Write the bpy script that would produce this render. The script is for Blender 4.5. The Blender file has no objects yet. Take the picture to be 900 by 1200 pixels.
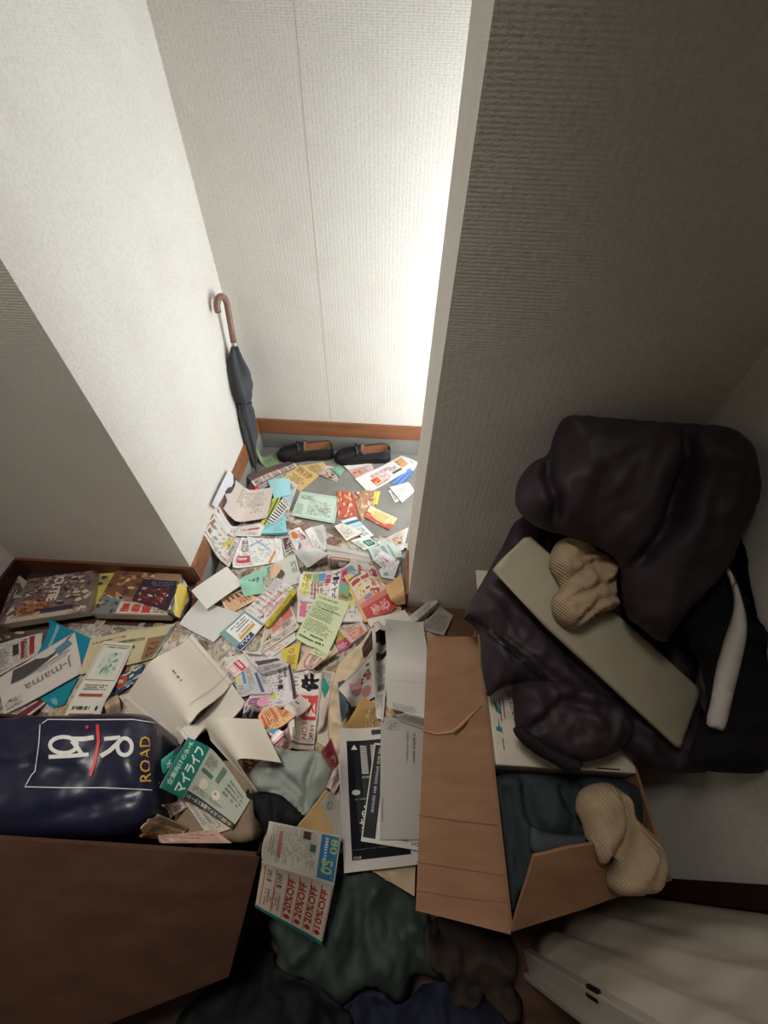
import bpy, bmesh, math, random
import numpy as np
from mathutils import Vector, Matrix, noise
from mathutils.geometry import delaunay_2d_cdt
random.seed(7); RNG = np.random.RandomState(7)
SC = bpy.context.scene; COL = SC.collection

# ------------------------------------------------------------------ camera
H = 1.25                                   # lens height above the room floor
F = 469.5                                  # focal length in pixels of the 900x1200 frame
PITCH, YAW, ROLL = math.radians(49.084), math.radians(-1.0946), math.radians(-2.2545)
_f = np.array([math.sin(YAW)*math.cos(PITCH), math.cos(YAW)*math.cos(PITCH), -math.sin(PITCH)])
_r = np.array([math.cos(YAW), -math.sin(YAW), 0.0]); _d = np.cross(_f, _r)
_c, _s = math.cos(ROLL), math.sin(ROLL)
RIGHT, DOWN = _c*_r + _s*_d, -_s*_r + _c*_d
cam_data = bpy.data.cameras.new('camera'); cam = bpy.data.objects.new('camera', cam_data); COL.objects.link(cam)
cam_data.sensor_fit = 'VERTICAL'; cam_data.sensor_height = 36.0; cam_data.lens = F/1200*36.0
cam_data.clip_start = 0.02
m = Matrix(((RIGHT[0], -DOWN[0], -_f[0]), (RIGHT[1], -DOWN[1], -_f[1]), (RIGHT[2], -DOWN[2], -_f[2]))).to_4x4()
m.translation = (0, 0, H); cam.matrix_world = m
SC.camera = cam

# ------------------------------------------------------------------ light
SC.view_settings.view_transform = 'Standard'; SC.view_settings.look = 'None'
SC.view_settings.gamma = 1.0; SC.view_settings.use_curve_mapping = False
SC.view_settings.exposure = 0.0
world = bpy.data.worlds.new('world'); SC.world = world; world.use_nodes = True
world.node_tree.nodes['Background'].inputs[0].default_value = (0.75, 0.85, 1.0, 1)
world.node_tree.nodes['Background'].inputs[1].default_value = 0.3
def area(name, loc, rot, sx, sy, watts, col=(1, 1, 1)):
    l = bpy.data.lights.new(name, 'AREA'); l.shape = 'RECTANGLE'; l.size = sx; l.size_y = sy; l.energy = watts; l.color = col
    o = bpy.data.objects.new(name, l); COL.objects.link(o); o.location = loc; o.rotation_euler = rot
    return o
# daylight in the open entrance doorway (its opening is at x = 0.48) and a soft warm fill light added overhead to brighten the pile
area('entrance_daylight', (.56, 1.248, .60), (0, math.radians(90), math.radians(-20)), 1.2, 0.60, 16.0, (0.935, 0.975, 1.0))
top_fill = area('overhead_fill', (-.45, .33, 2.37), (0, 0, 0), .40, .40, 4.0, (1.0, 0.935, 0.85)); top_fill.data.spread = math.radians(66)
SC.cycles.max_bounces = 14; SC.cycles.diffuse_bounces = 10

# ------------------------------------------------------------------ helpers
def lin(c):
    return tuple((x/255/12.92 if x/255 <= .04045 else ((x/255+.055)/1.055)**2.4) for x in c[:3]) + (1.0,)
def ray(x, y): return RIGHT*((x-450)/F) + DOWN*((y-600)/F) + _f
CAM = np.array([0, 0, H])
def atz(x, y, z): d = ray(x, y); return CAM + d*((z-H)/d[2])
def aty(x, y, Y): d = ray(x, y); return CAM + d*(Y/d[1])
def atx(x, y, X): d = ray(x, y); return CAM + d*(X/d[0])
def atplane(x, y, p, n): d = ray(x, y); return CAM + d*(np.dot(p-CAM, n)/np.dot(d, n))

def newmat(name, rough=.6, col=None, attr=False, spec=.4):
    M = bpy.data.materials.new(name); M.use_nodes = True; nt = M.node_tree; b = nt.nodes['Principled BSDF']
    b.inputs['Roughness'].default_value = rough; b.inputs['Specular IOR Level'].default_value = spec
    if col: b.inputs['Base Color'].default_value = lin(col)
    if attr:
        a = nt.nodes.new('ShaderNodeVertexColor'); a.layer_name = 'Col'; nt.links.new(a.outputs[0], b.inputs['Base Color'])
    return M
def N(M, typ, **kw):
    n = M.node_tree.nodes.new(typ)
    for k, v in kw.items():
        if k in n.inputs: n.inputs[k].default_value = v
        else: setattr(n, k, v)
    return n
def bump(M, src, strength=.3, dist=.002):
    nt = M.node_tree; b = N(M, 'ShaderNodeBump'); b.inputs['Strength'].default_value = strength; b.inputs['Distance'].default_value = dist
    nt.links.new(src, b.inputs['Height']); nt.links.new(b.outputs[0], nt.nodes['Principled BSDF'].inputs['Normal'])
def coords(M, scale=(1, 1, 1), which='Object', rot=(0, 0, 0)):
    t = N(M, 'ShaderNodeTexCoord'); mp = N(M, 'ShaderNodeMapping'); mp.inputs['Scale'].default_value = scale; mp.inputs['Rotation'].default_value = rot
    M.node_tree.links.new(t.outputs[which], mp.inputs[0]); return mp.outputs[0]
def ramp(M, src, stops):
    r = N(M, 'ShaderNodeValToRGB'); e = r.color_ramp.elements
    while len(e) < len(stops): e.new(.5)
    for i, (p, c) in enumerate(stops): e[i].position = p; e[i].color = lin(c)
    M.node_tree.links.new(src, r.inputs[0]); return r.outputs[0]
def base(M, src): M.node_tree.links.new(src, M.node_tree.nodes['Principled BSDF'].inputs['Base Color'])

def wallpaper():
    M = newmat('wallpaper', .85, spec=.2); nt = M.node_tree
    v = coords(M, (1, 1, 1))
    n1 = N(M, 'ShaderNodeTexNoise'); n1.inputs['Scale'].default_value = 7; n1.inputs['Detail'].default_value = 5; nt.links.new(v, n1.inputs['Vector'])
    base(M, ramp(M, n1.outputs[0], [(.3, (221, 216, 208)), (.5, (224, 220, 212)), (.7, (226, 222, 215))]))
    # woven relief: crossed fine waves broken by noise
    n2 = N(M, 'ShaderNodeTexNoise'); n2.inputs['Scale'].default_value = 150; n2.inputs['Detail'].default_value = 5; n2.inputs['Roughness'].default_value = .65; nt.links.new(v, n2.inputs['Vector'])
    w1 = N(M, 'ShaderNodeTexWave', bands_direction='Z'); w1.inputs['Scale'].default_value = 62; w1.inputs['Distortion'].default_value = 3.5; w1.inputs['Detail Scale'].default_value = 6; nt.links.new(v, w1.inputs['Vector'])
    w2 = N(M, 'ShaderNodeTexWave', bands_direction='DIAGONAL'); w2.inputs['Scale'].default_value = 50; w2.inputs['Distortion'].default_value = 3.5; nt.links.new(coords(M, (1, 1, .02)), w2.inputs['Vector'])
    a = N(M, 'ShaderNodeMath', operation='ADD'); nt.links.new(w1.outputs['Fac'], a.inputs[0]); nt.links.new(w2.outputs['Fac'], a.inputs[1])
    k = N(M, 'ShaderNodeMath', operation='MULTIPLY'); k.inputs[1].default_value = .22; nt.links.new(a.outputs[0], k.inputs[0])
    b = N(M, 'ShaderNodeMath', operation='ADD'); nt.links.new(k.outputs[0], b.inputs[0]); nt.links.new(n2.outputs[0], b.inputs[1])
    bump(M, b.outputs[0], .46, .0020)
    pb = nt.nodes['Principled BSDF']; src = pb.inputs['Base Color'].links[0].from_socket; g = ramp(M, n2.outputs[0], [(.36, (244, 243, 241)), (.58, (255, 255, 255))])
    mx = N(M, 'ShaderNodeMix', data_type='RGBA', blend_type='MULTIPLY'); mx.inputs[0].default_value = 1.0; nt.links.new(src, mx.inputs[6]); nt.links.new(g, mx.inputs[7]); base(M, mx.outputs[2]); return M
def wood(name, c1, c2, scale=(3, 40, 40), rough=.45):
    M = newmat(name, rough); nt = M.node_tree
    n = N(M, 'ShaderNodeTexNoise'); n.inputs['Scale'].default_value = 1.0; n.inputs['Detail'].default_value = 6; n.inputs['Roughness'].default_value = .65
    nt.links.new(coords(M, scale), n.inputs['Vector']); base(M, ramp(M, n.outputs[0], [(.3, c1), (.7, c2)])); bump(M, n.outputs[0], .1, .001); return M
def concrete():
    M = newmat('concrete', .9); nt = M.node_tree
    n = N(M, 'ShaderNodeTexNoise'); n.inputs['Scale'].default_value = 9; n.inputs['Detail'].default_value = 8; nt.links.new(coords(M), n.inputs['Vector'])
    base(M, ramp(M, n.outputs[0], [(.25, (124, 122, 117)), (.55, (138, 136, 130)), (.8, (146, 144, 138))])); bump(M, n.outputs[0], .2, .003); return M
def cardboard(name, c1, c2, flute_axis='Y'):
    M = newmat(name, .85, spec=.2); nt = M.node_tree
    n = N(M, 'ShaderNodeTexNoise'); n.inputs['Scale'].default_value = 12; n.inputs['Detail'].default_value = 6; nt.links.new(coords(M, (1, 3, 1)), n.inputs['Vector'])
    base(M, ramp(M, n.outputs[0], [(.3, c1), (.7, c2)]))
    w = N(M, 'ShaderNodeTexWave', bands_direction=flute_axis); w.inputs['Scale'].default_value = 22; w.inputs['Distortion'].default_value = .8; nt.links.new(coords(M), w.inputs['Vector'])
    bump(M, w.outputs['Fac'], .12, .001); return M
def cloth(name, c1, c2, rough=.8, weave=180, strength=.2, sheen=0.0, sc=(1, 1, 1)):
    M = newmat(name, rough, spec=.25); nt = M.node_tree
    n = N(M, 'ShaderNodeTexNoise'); n.inputs['Scale'].default_value = 6; n.inputs['Detail'].default_value = 5; nt.links.new(coords(M), n.inputs['Vector'])
    base(M, ramp(M, n.outputs[0], [(.3, c1), (.7, c2)]))
    n2 = N(M, 'ShaderNodeTexNoise'); n2.inputs['Scale'].default_value = weave; n2.inputs['Detail'].default_value = 2; nt.links.new(coords(M, sc), n2.inputs['Vector'])
    bump(M, n2.outputs[0], strength, .002)
    return M

MAT = dict(
    wall=wallpaper(), wood=wood('baseboard_wood', (120, 76, 50), (156, 102, 68)), darkwood=wood('dark_wood', (46, 27, 18), (66, 40, 27)),
    floor=wood('floor_wood', (70, 46, 32), (96, 66, 46), (2, 30, 30)), concrete=concrete(),
    ceiling=newmat('ceiling_white', .9, (225, 221, 214)),
    card=cardboard('brown_cardboard', (136, 101, 76), (150, 114, 88)), darkcard=cardboard('dark_brown_cardboard', (66, 44, 33), (80, 54, 41), 'X'),
    whitecard=cardboard('white_cardboard', (196, 186, 170), (208, 199, 184)),
    duvet=cloth('purple_black_nylon', (46, 35, 42), (57, 45, 51), .55, 60, .12), black=cloth('black_cloth', (18, 18, 20), (26, 25, 28), .85),
    knit=cloth('dark_rib_knit', (34, 28, 31), (44, 37, 39), .9, 260, .6), vinyl=cloth('beige_vinyl', (166, 158, 136), (176, 168, 146), .45, 40, .08),
    sock=cloth('beige_rib_knit', (168, 144, 118), (184, 160, 132), .95, 320, .6), whitecloth=cloth('white_cotton', (206, 200, 194), (216, 211, 205), .9),
    teal=cloth('dark_teal_cloth', (40, 50, 52), (54, 64, 66), .85), darkgreen=cloth('dark_green_cloth', (50, 60, 56), (66, 76, 70), .7),
    shirt=cloth('grey_green_cloth', (138, 144, 138), (152, 158, 151), .9), navybag=newmat('navy_plastic', .36, (26, 29, 52), spec=.5),
    bagblack=cloth('black_garment', (22, 23, 25), (30, 31, 33), .8), umbrella=cloth('umbrella_fabric', (60, 62, 66), (78, 80, 84), .7, 120, .2),
    handle=newmat('umbrella_handle', .3, (136, 102, 88)), metal=newmat('steel', .3, (170, 170, 170)),
    shoe=newmat('black_leather', .35, (34, 33, 36)), insole=newmat('insole_leather', .6, (150, 98, 62)), sole=newmat('shoe_sole', .6, (24, 23, 24)),
    paper=newmat('paper', .75, attr=True, spec=.25), gloss=newmat('coated_paper', .42, attr=True, spec=.4), ink=newmat('printing_ink', .6, attr=True, spec=.25),
    film=newmat('printed_plastic_film', .25, attr=True, spec=.5), vinyldoor=None, cream=cloth('cream_crinkled_paper', (196, 176, 146), (208, 190, 162), .8, 60, .3),
    rail=newmat('door_post', .4, (206, 199, 188)), heap=None, slot=newmat('slot_black', .8, (12, 12, 12)), teeth=newmat('zip_metal', .35, (150, 132, 96)),
)
MAT['metal'].node_tree.nodes['Principled BSDF'].inputs['Metallic'].default_value = 1
def rib(M, scale, strength, dirn='DIAGONAL'):
    w = N(M, 'ShaderNodeTexWave', bands_direction=dirn); w.inputs['Scale'].default_value = scale; w.inputs['Distortion'].default_value = 2.5; w.inputs['Detail'].default_value = 1; M.node_tree.links.new(coords(M), w.inputs['Vector']); bump(M, w.outputs['Fac'], strength, .003)
rib(MAT['sock'], 80, .5); rib(MAT['knit'], 70, .6)
def accordion_mat():
    M = newmat('accordion_vinyl', .5, spec=.35); nt = M.node_tree
    w = N(M, 'ShaderNodeTexWave', wave_type='RINGS', rings_direction='X'); w.inputs['Scale'].default_value = 5; w.inputs['Distortion'].default_value = 14; w.inputs['Detail'].default_value = 3; nt.links.new(coords(M, (1, 1, .5)), w.inputs['Vector'])
    base(M, ramp(M, w.outputs['Fac'], [(.0, (200, 191, 176)), (1, (216, 208, 195))])); bump(M, w.outputs['Fac'], .35, .0015); return M
MAT['vinyldoor'] = accordion_mat()
def heap_mat():
    M = newmat('old_mail', .8, spec=.2); nt = M.node_tree
    v = N(M, 'ShaderNodeTexVoronoi', distance='CHEBYCHEV'); v.inputs['Scale'].default_value = 15; v.inputs['Randomness'].default_value = .9; nt.links.new(coords(M, (1, 1.25, .6), rot=(0, 0, .6)), v.inputs['Vector'])
    s = N(M, 'ShaderNodeSeparateColor'); nt.links.new(v.outputs['Color'], s.inputs[0])
    c = ramp(M, s.outputs[0], [(0, (206, 200, 192)), (.2, (176, 166, 152)), (.35, (214, 208, 200)), (.5, (120, 106, 94)), (.62, (198, 176, 136)), (.75, (206, 196, 190)), (.88, (150, 120, 108))])
    n = N(M, 'ShaderNodeTexNoise'); n.inputs['Scale'].default_value = 160; n.inputs['Detail'].default_value = 2; nt.links.new(coords(M, (1, .35, 1), rot=(0, 0, .5)), n.inputs['Vector'])
    k = ramp(M, n.outputs[0], [(.44, (90, 84, 80)), (.52, (255, 255, 255))]); mx = N(M, 'ShaderNodeMix', data_type='RGBA', blend_type='MULTIPLY'); mx.inputs[0].default_value = .45
    nt.links.new(c, mx.inputs[6]); nt.links.new(k, mx.inputs[7]); base(M, mx.outputs[2]); bump(M, v.outputs['Distance'], .5, .008); return M
MAT['heap'] = heap_mat()
for k in ('navybag', 'film', 'duvet'):
    M = MAT[k]; n = N(M, 'ShaderNodeTexNoise'); n.inputs['Scale'].default_value = 26; n.inputs['Detail'].default_value = 4; M.node_tree.links.new(coords(M), n.inputs['Vector']); bump(M, n.outputs[0], .18, .005)

def mesh_obj(name, verts, faces, mat, parent=None, smooth=False, cols=None):
    me = bpy.data.meshes.new(name); me.from_pydata([tuple(v) for v in verts], [], faces); me.update()
    if cols is not None:
        a = me.color_attributes.new('Col', 'FLOAT_COLOR', 'POINT'); a.data.foreach_set('color', np.array(cols, dtype=np.float32).ravel())
    if smooth: me.polygons.foreach_set('use_smooth', [True]*len(me.polygons))
    me.materials.append(MAT[mat] if isinstance(mat, str) else mat)
    o = bpy.data.objects.new(name, me); COL.objects.link(o)
    if parent: o.parent = parent
    return o
def tag(o, label=None, cat=None, group=None, kind=None):
    if label: o['label'] = label
    if cat: o['category'] = cat
    if group: o['group'] = group
    if kind: o['kind'] = kind
    return o
def boxvf(a, b):
    x0, y0, z0 = a; x1, y1, z1 = b
    v = [(x0,y0,z0),(x1,y0,z0),(x1,y1,z0),(x0,y1,z0),(x0,y0,z1),(x1,y0,z1),(x1,y1,z1),(x0,y1,z1)]
    return v, [(0,3,2,1),(4,5,6,7),(0,1,5,4),(1,2,6,5),(2,3,7,6),(3,0,4,7)]
def box(name, a, b, mat, parent=None, bevel=0):
    v, f = boxvf(a, b); o = mesh_obj(name, v, f, mat, parent)
    if bevel:
        bm = bmesh.new(); bm.from_mesh(o.data); bmesh.ops.bevel(bm, geom=bm.edges[:], offset=bevel, segments=2, affect='EDGES', profile=.5); bm.to_mesh(o.data); bm.free()
    return o
def struct(*a, **k): return tag(box(*a, **k), kind='structure')
def empty(name, loc=(0, 0, 0)):
    o = bpy.data.objects.new(name, None); COL.objects.link(o); o.location = loc; o.empty_display_size = .05; return o

# ------------------------------------------------------------------ the setting
XL, XP, XR = -.665, .079, .602            # entry left wall, end of the partition, room's side wall
YF, YP, YPB, YB = .72, .663, .93, 1.566   # left wall front, partition front/back, back wall
ZG, CEIL = -.095, 2.4                     # entry floor, ceiling
struct('floor', (-1.75, -1.9, -.14), (1.6, .69, 0), 'floor')
struct('floor_entry', (-.70, .69, -.16), (1.42, 1.60, ZG), 'concrete')
struct('ceiling', (-1.75, -1.9, CEIL), (1.6, 1.70, CEIL+.06), 'ceiling')
struct('wall_left', (-1.75, YF, -.14), (XL, YB+.1, CEIL), 'wall')
wb = struct('wall_back', (XL, YB, -.16), (1.42, YB+.08, CEIL), 'wall')
sm = box('wallpaper_seam', (-.2988, YB-.0006, .08), (-.2976, YB, CEIL), newmat('seam_grey', .9, (190, 183, 174)), wb)
struct('wall_partition', (XP, YP, -.16), (1.42, YPB, CEIL), 'wall')
struct('wall_right', (XR, .0, 0), (XR+.07, YP, CEIL), 'wall')
struct('wall_right_lintel', (XR, -.86, 2.0), (XR+.07, .0, CEIL), 'wall')
struct('wall_right_rear', (XR, -1.9, 0), (XR+.07, -.86, CEIL), 'wall')
struct('wall_far', (1.50, -1.9, 0), (1.6, YP, CEIL), 'wall')
struct('wall_rear', (-1.75, -1.98, 0), (1.6, -1.9, CEIL), 'wall')
struct('wall_room_left', (-1.75, -1.9, 0), (-1.27, YF, CEIL), 'wall')
struct('baseboard_room_left', (-1.27, -1.9, 0), (-1.26, YF-.010, .080), 'darkwood', bevel=.002)
struct('wall_entry_right_head', (.44, YPB, 2.02), (.52, YB, CEIL), 'wall')
struct('trim_1', (.44, YPB, ZG), (.52, YPB+.03, 2.02), 'darkwood'); struct('trim_2', (.44, YB-.03, ZG), (.52, YB, 2.02), 'darkwood')
struct('trim_3', (XR-.012, -.03, 0), (XR+.08, .0, 2.02), 'darkwood'); struct('trim_4', (XR-.012, -.89, 0), (XR+.08, -.86, 2.02), 'darkwood')
struct('trim_5', (XL, .645, -.095), (XP, .715, .004), 'wood', bevel=.004)
struct('baseboard_back', (XL, YB-.010, 0), (.44, YB, .080), 'wood', bevel=.002)
struct('baseboard_left', (XL, YF-.009, -.001), (XL+.010, YB-.010, .080), 'wood', bevel=.002)
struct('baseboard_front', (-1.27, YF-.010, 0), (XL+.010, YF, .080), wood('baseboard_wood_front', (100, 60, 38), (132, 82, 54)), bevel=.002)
struct('baseboard_partition', (XP-.010, YP, 0), (XP, .84, .080), 'wood', bevel=.002)
struct('trim_6', (XL, YB-.006, ZG), (.44, YB, 0), 'concrete'); struct('trim_7', (XL, .715, ZG), (XL+.006, YB-.006, 0), 'concrete')

# ------------------------------------------------------------------ resting surface: what lies where, as a height raster
CELL = .004; X0, Y0 = -1.40, -.80; NX, NY = int(2.05/CELL), int(2.42/CELL)
GX, GY = np.meshgrid(X0+CELL*(np.arange(NX)+.5), Y0+CELL*(np.arange(NY)+.5))
TOP = np.where(GY > .715, ZG, np.where(GY > .645, .004, 0.0)).astype(float)
# heap of older mail under the sheets: (pixel, height)
HEAP = [((330,700),.030),((400,700),.040),((300,780),.060),((390,760),.075),((330,830),.09),((200,790),.10),((130,770),.045),((60,790),.035),
        ((60,705),.0),((160,700),.0),((380,850),.12),((450,790),.17),((450,950),.20),((330,930),.15),((350,1030),.16),((250,840),.13),((270,700),.02),
        ((440,700),.05),((510,715),.02),((200,700),.0),((330,655),.012),((440,665),.012),((250,1150),.0),((430,1150),.03),((520,1130),.0),((0,860),.02),((-60,760),.0),
        ((560,700),.0),((250,665),.006),((470,880),.20),((410,1100),.07),((330,1100),.05)]
hp = np.array([[*atz(p[0], p[1], z)[:2], z] for p, z in HEAP])
w = 1/(((GX[..., None]-hp[:, 0])**2 + (GY[..., None]-hp[:, 1])**2 + .0012)**1.6)
hz = (w*hp[:, 2]).sum(-1)/w.sum(-1)
GEN = [((300,600),.022),((285,650),.035),((340,640),.03),((410,650),.035),((450,655),.04),((430,610),.0),((380,590),.0),((340,560),.004),((420,560),.0),((470,560),.0),((300,540),.0),((470,610),.0)]
gp = np.array([[*atz(p[0], p[1], ZG)[:2], z] for p, z in GEN])
w = 1/(((GX[..., None]-gp[:, 0])**2 + (GY[..., None]-gp[:, 1])**2 + .0012)**1.6)
gz = (w*gp[:, 2]).sum(-1)/w.sum(-1)
HEAPZ = np.where(GY > .715, ZG+gz-.006, hz-.006)
inroom = (GX > XL+.012) | (GY < YF-.012)
TOP = np.where(inroom, np.maximum(TOP, HEAPZ), .08)
def topz(x, y):
    i = np.clip(((np.asarray(x)-X0)/CELL).astype(int), 0, NX-1); j = np.clip(((np.asarray(y)-Y0)/CELL).astype(int), 0, NY-1)
    return TOP[j, i]
def splat(pts, r=1):
    x, y, z = pts[:, 0], pts[:, 1], pts[:, 2]
    i = ((x-X0)/CELL).astype(int); j = ((y-Y0)/CELL).astype(int)
    for di in range(-r, r+1):
        for dj in range(-r, r+1):
            a, b = np.clip(i+di, 0, NX-1), np.clip(j+dj, 0, NY-1)
            np.maximum.at(TOP, (b, a), z)
def onpile(px, py, extra=0.0):
    z = .0 if py > 650 else ZG
    best = None
    zs = np.arange(.75, -.12, -.002)
    d = ray(px, py); t = (zs-H)/d[2]; X, Y = d[0]*t, d[1]*t
    hit = topz(X, Y) >= zs
    k = int(np.argmax(hit)) if hit.any() else len(zs)-1
    return atz(px, py, zs[k]+extra)
# the older mail beneath, as one heap nobody could count
def heap_mesh():
    st = 4; sx, sy = GX[::st, ::st], GY[::st, ::st]; sz = (HEAPZ-.004)[::st, ::st]; ny, nx = sx.shape
    n = np.array([[noise.noise((x*28, y*28, 3))*.007 + noise.noise((x*70, y*70, 9))*.003 for x, y in zip(rx, ry)] for rx, ry in zip(sx, sy)])
    ground = np.where(sy > .715, ZG, np.where(sy > .645, .004, 0.0)); ok = ((sx > XL+.02) | (sy < YF-.02)) & (sx < .215) & (sy > .03) & ((sx > -.18) | (sy > .24)) & ~((sx > .06) & (sy > .64) & (sy < .95))
    z = np.where(ok, sz+n, ground-.02)
    V = np.stack([sx, sy, z], -1).reshape(-1, 3); keep = ok & (z > ground+.003)
    cell = keep[:-1, :-1] & keep[1:, :-1] & keep[:-1, 1:] & keep[1:, 1:] & (sy[:-1, :-1] < 1.50)
    same = (ground[:-1, :-1] == ground[1:, 1:]) | True
    fs = [(j*nx+i, j*nx+i+1, (j+1)*nx+i+1, (j+1)*nx+i) for j, i in zip(*np.nonzero(cell & same))]
    used = sorted({k for f in fs for k in f}); mp = {k: q for q, k in enumerate(used)}
    V = V[used]; fs = [tuple(mp[k] for k in f) for f in fs]
    pal = [lin(c) for c in ((196,190,180),(178,170,160),(150,140,128),(186,176,150),(160,152,146),(120,108,98),(170,150,130))]
    cols = [pal[int(noise.cell((p[0]*16+.6*p[1]*16, p[1]*13-.5*p[0]*13, 1))*997) % len(pal)] for p in V]
    o = mesh_obj('paper_heap', V, fs, 'heap', cols=cols)
    tag(o, 'mixed old mail packed underneath the loose papers', 'paper heap', kind='stuff')
heap_mesh()

# ------------------------------------------------------------------ text glyphs (Blender's built-in font)
_GL = {}
def glyph(text, bold=0.0):
    k = (text, bold)
    if k not in _GL:
        cu = bpy.data.curves.new('t', 'FONT'); cu.body = text; cu.resolution_u = 2; cu.offset = bold; cu.fill_mode = 'FRONT'
        ob = bpy.data.objects.new('t', cu); COL.objects.link(ob); dg = bpy.context.evaluated_depsgraph_get(); dg.update()
        me = bpy.data.meshes.new_from_object(ob.evaluated_get(dg))
        v = np.array([p.co[:2] for p in me.vertices]) if len(me.vertices) else np.zeros((0, 2)); f = [tuple(p.vertices) for p in me.polygons]
        bpy.data.objects.remove(ob); bpy.data.curves.remove(cu); bpy.data.meshes.remove(me)
        if len(v): v = (v-v.min(0))/np.maximum(v.max(0)-v.min(0), 1e-6)
        _GL[k] = (v, f)
    return _GL[k]

# ------------------------------------------------------------------ print: every element is a list of (uv polygon verts, faces, colour, level)
def R(u0, v0, u1, v1, c, lv=0):
    n = max(1, int(math.ceil(max(u1-u0, v1-v0)*7))); nu = max(1, int(math.ceil((u1-u0)*7))); nv = max(1, int(math.ceil((v1-v0)*7)))
    vs = [(u0+(u1-u0)*i/nu, v0+(v1-v0)*j/nv) for j in range(nv+1) for i in range(nu+1)]
    fs = [(j*(nu+1)+i, (j+1)*(nu+1)+i, (j+1)*(nu+1)+i+1, j*(nu+1)+i+1) for j in range(nv) for i in range(nu)]
    return [((u0, v0, u1, v1), None, c, lv)]
def FR(u0, v0, u1, v1, c, w=.015):
    return R(u0, v0, u1, v0+w, c, 1)+R(u0, v1-w, u1, v1, c, 1)+R(u0, v0, u0+w, v1, c, 1)+R(u1-w, v0, u1, v1, c, 1)
def G(u0, v0, u1, v1, rows, cpr, c, fill=.85, vert=False):     # lines of small type
    rows = max(1, int(round(rows*1.45))) if rows > 1 else 1; cpr = int(cpr*1.35)+1; vs, fs = [], []
    for r in range(rows):
        n = max(1, int(cpr*random.uniform(.7, 1.0)))
        for k in range(n):
            if random.random() > fill: continue
            a0 = k/cpr; a1 = (k+random.uniform(.55, .85))/cpr; b0 = (r+.2)/rows; b1 = (r+random.uniform(.62, .78))/rows
            if vert: a0, b0, a1, b1 = 1-b1, a0, 1-b0, a1
            A = [(u0+(u1-u0)*p, v0+(v1-v0)*q) for p, q in ((a0, b0), (a0, b1), (a1, b1), (a1, b0))]
            i = len(vs); vs += A; fs.append((i, i+1, i+2, i+3))
    return [(vs, fs, c, 2)]
def P(u0, v0, u1, v1, bg, pal, n=14, lv=1):
    n = int(n*1.8)                    # a picture: overlapping soft-edged blobs of colour on a ground
    out = R(u0, v0, u1, v1, bg, lv)
    for k in range(n):
        sz = .62/math.sqrt(n); ru, rv = sz*random.uniform(.5, 1.3), sz*random.uniform(.25, .8); cu, cv = random.random(), random.random(); a0 = random.random()*6.3; ca, sa = math.cos(a0), math.sin(a0); vs = []
        for i in range(9):
            th = -2*math.pi*i/9; x, y = ru*math.cos(th)*random.uniform(.75, 1), rv*math.sin(th)*random.uniform(.75, 1)
            vs.append((u0+(u1-u0)*min(max(cu+x*ca-y*sa, 0), 1), v0+(v1-v0)*min(max(cv+x*sa+y*ca, 0), 1)))
        out.append((vs, [tuple(range(9))], random.choice(pal), lv+.15+1.0*k/n))
    return out
def C(u, v, ru, rv, c, lv=1.5, n=18):
    vs = [(u+ru*math.cos(2*math.pi*i/n), v-rv*math.sin(2*math.pi*i/n)) for i in range(n)]; return [(vs, [tuple(range(n))], c, lv)]
def PG(pts, c, lv=1): return [(list(pts), [tuple(range(len(pts)))], c, lv)]
def T(text, u0, v0, u1, v1, c, rot=0, bold=.012, lv=2.5):      # rot in quarter turns
    v, f = glyph(text, bold)
    if not len(v): return []
    a, b = v[:, 0], 1-v[:, 1]
    for _ in range(rot % 4): a, b = 1-b, a
    return [([(u0+(u1-u0)*p, v0+(v1-v0)*q) for p, q in zip(a, b)], [tuple(x[::1]) for x in f], c, lv)]
def V(text, u0, v0, u1, v1, c, bold=.012):                     # a vertical column of characters
    n = len(text); out = []
    for k, ch in enumerate(text):
        b0 = v0+(v1-v0)*(k+.06)/n; b1 = v0+(v1-v0)*(k+.94)/n
        out += T(ch, u0, b0, u1, b1, c, 0, bold)
    return out

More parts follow.
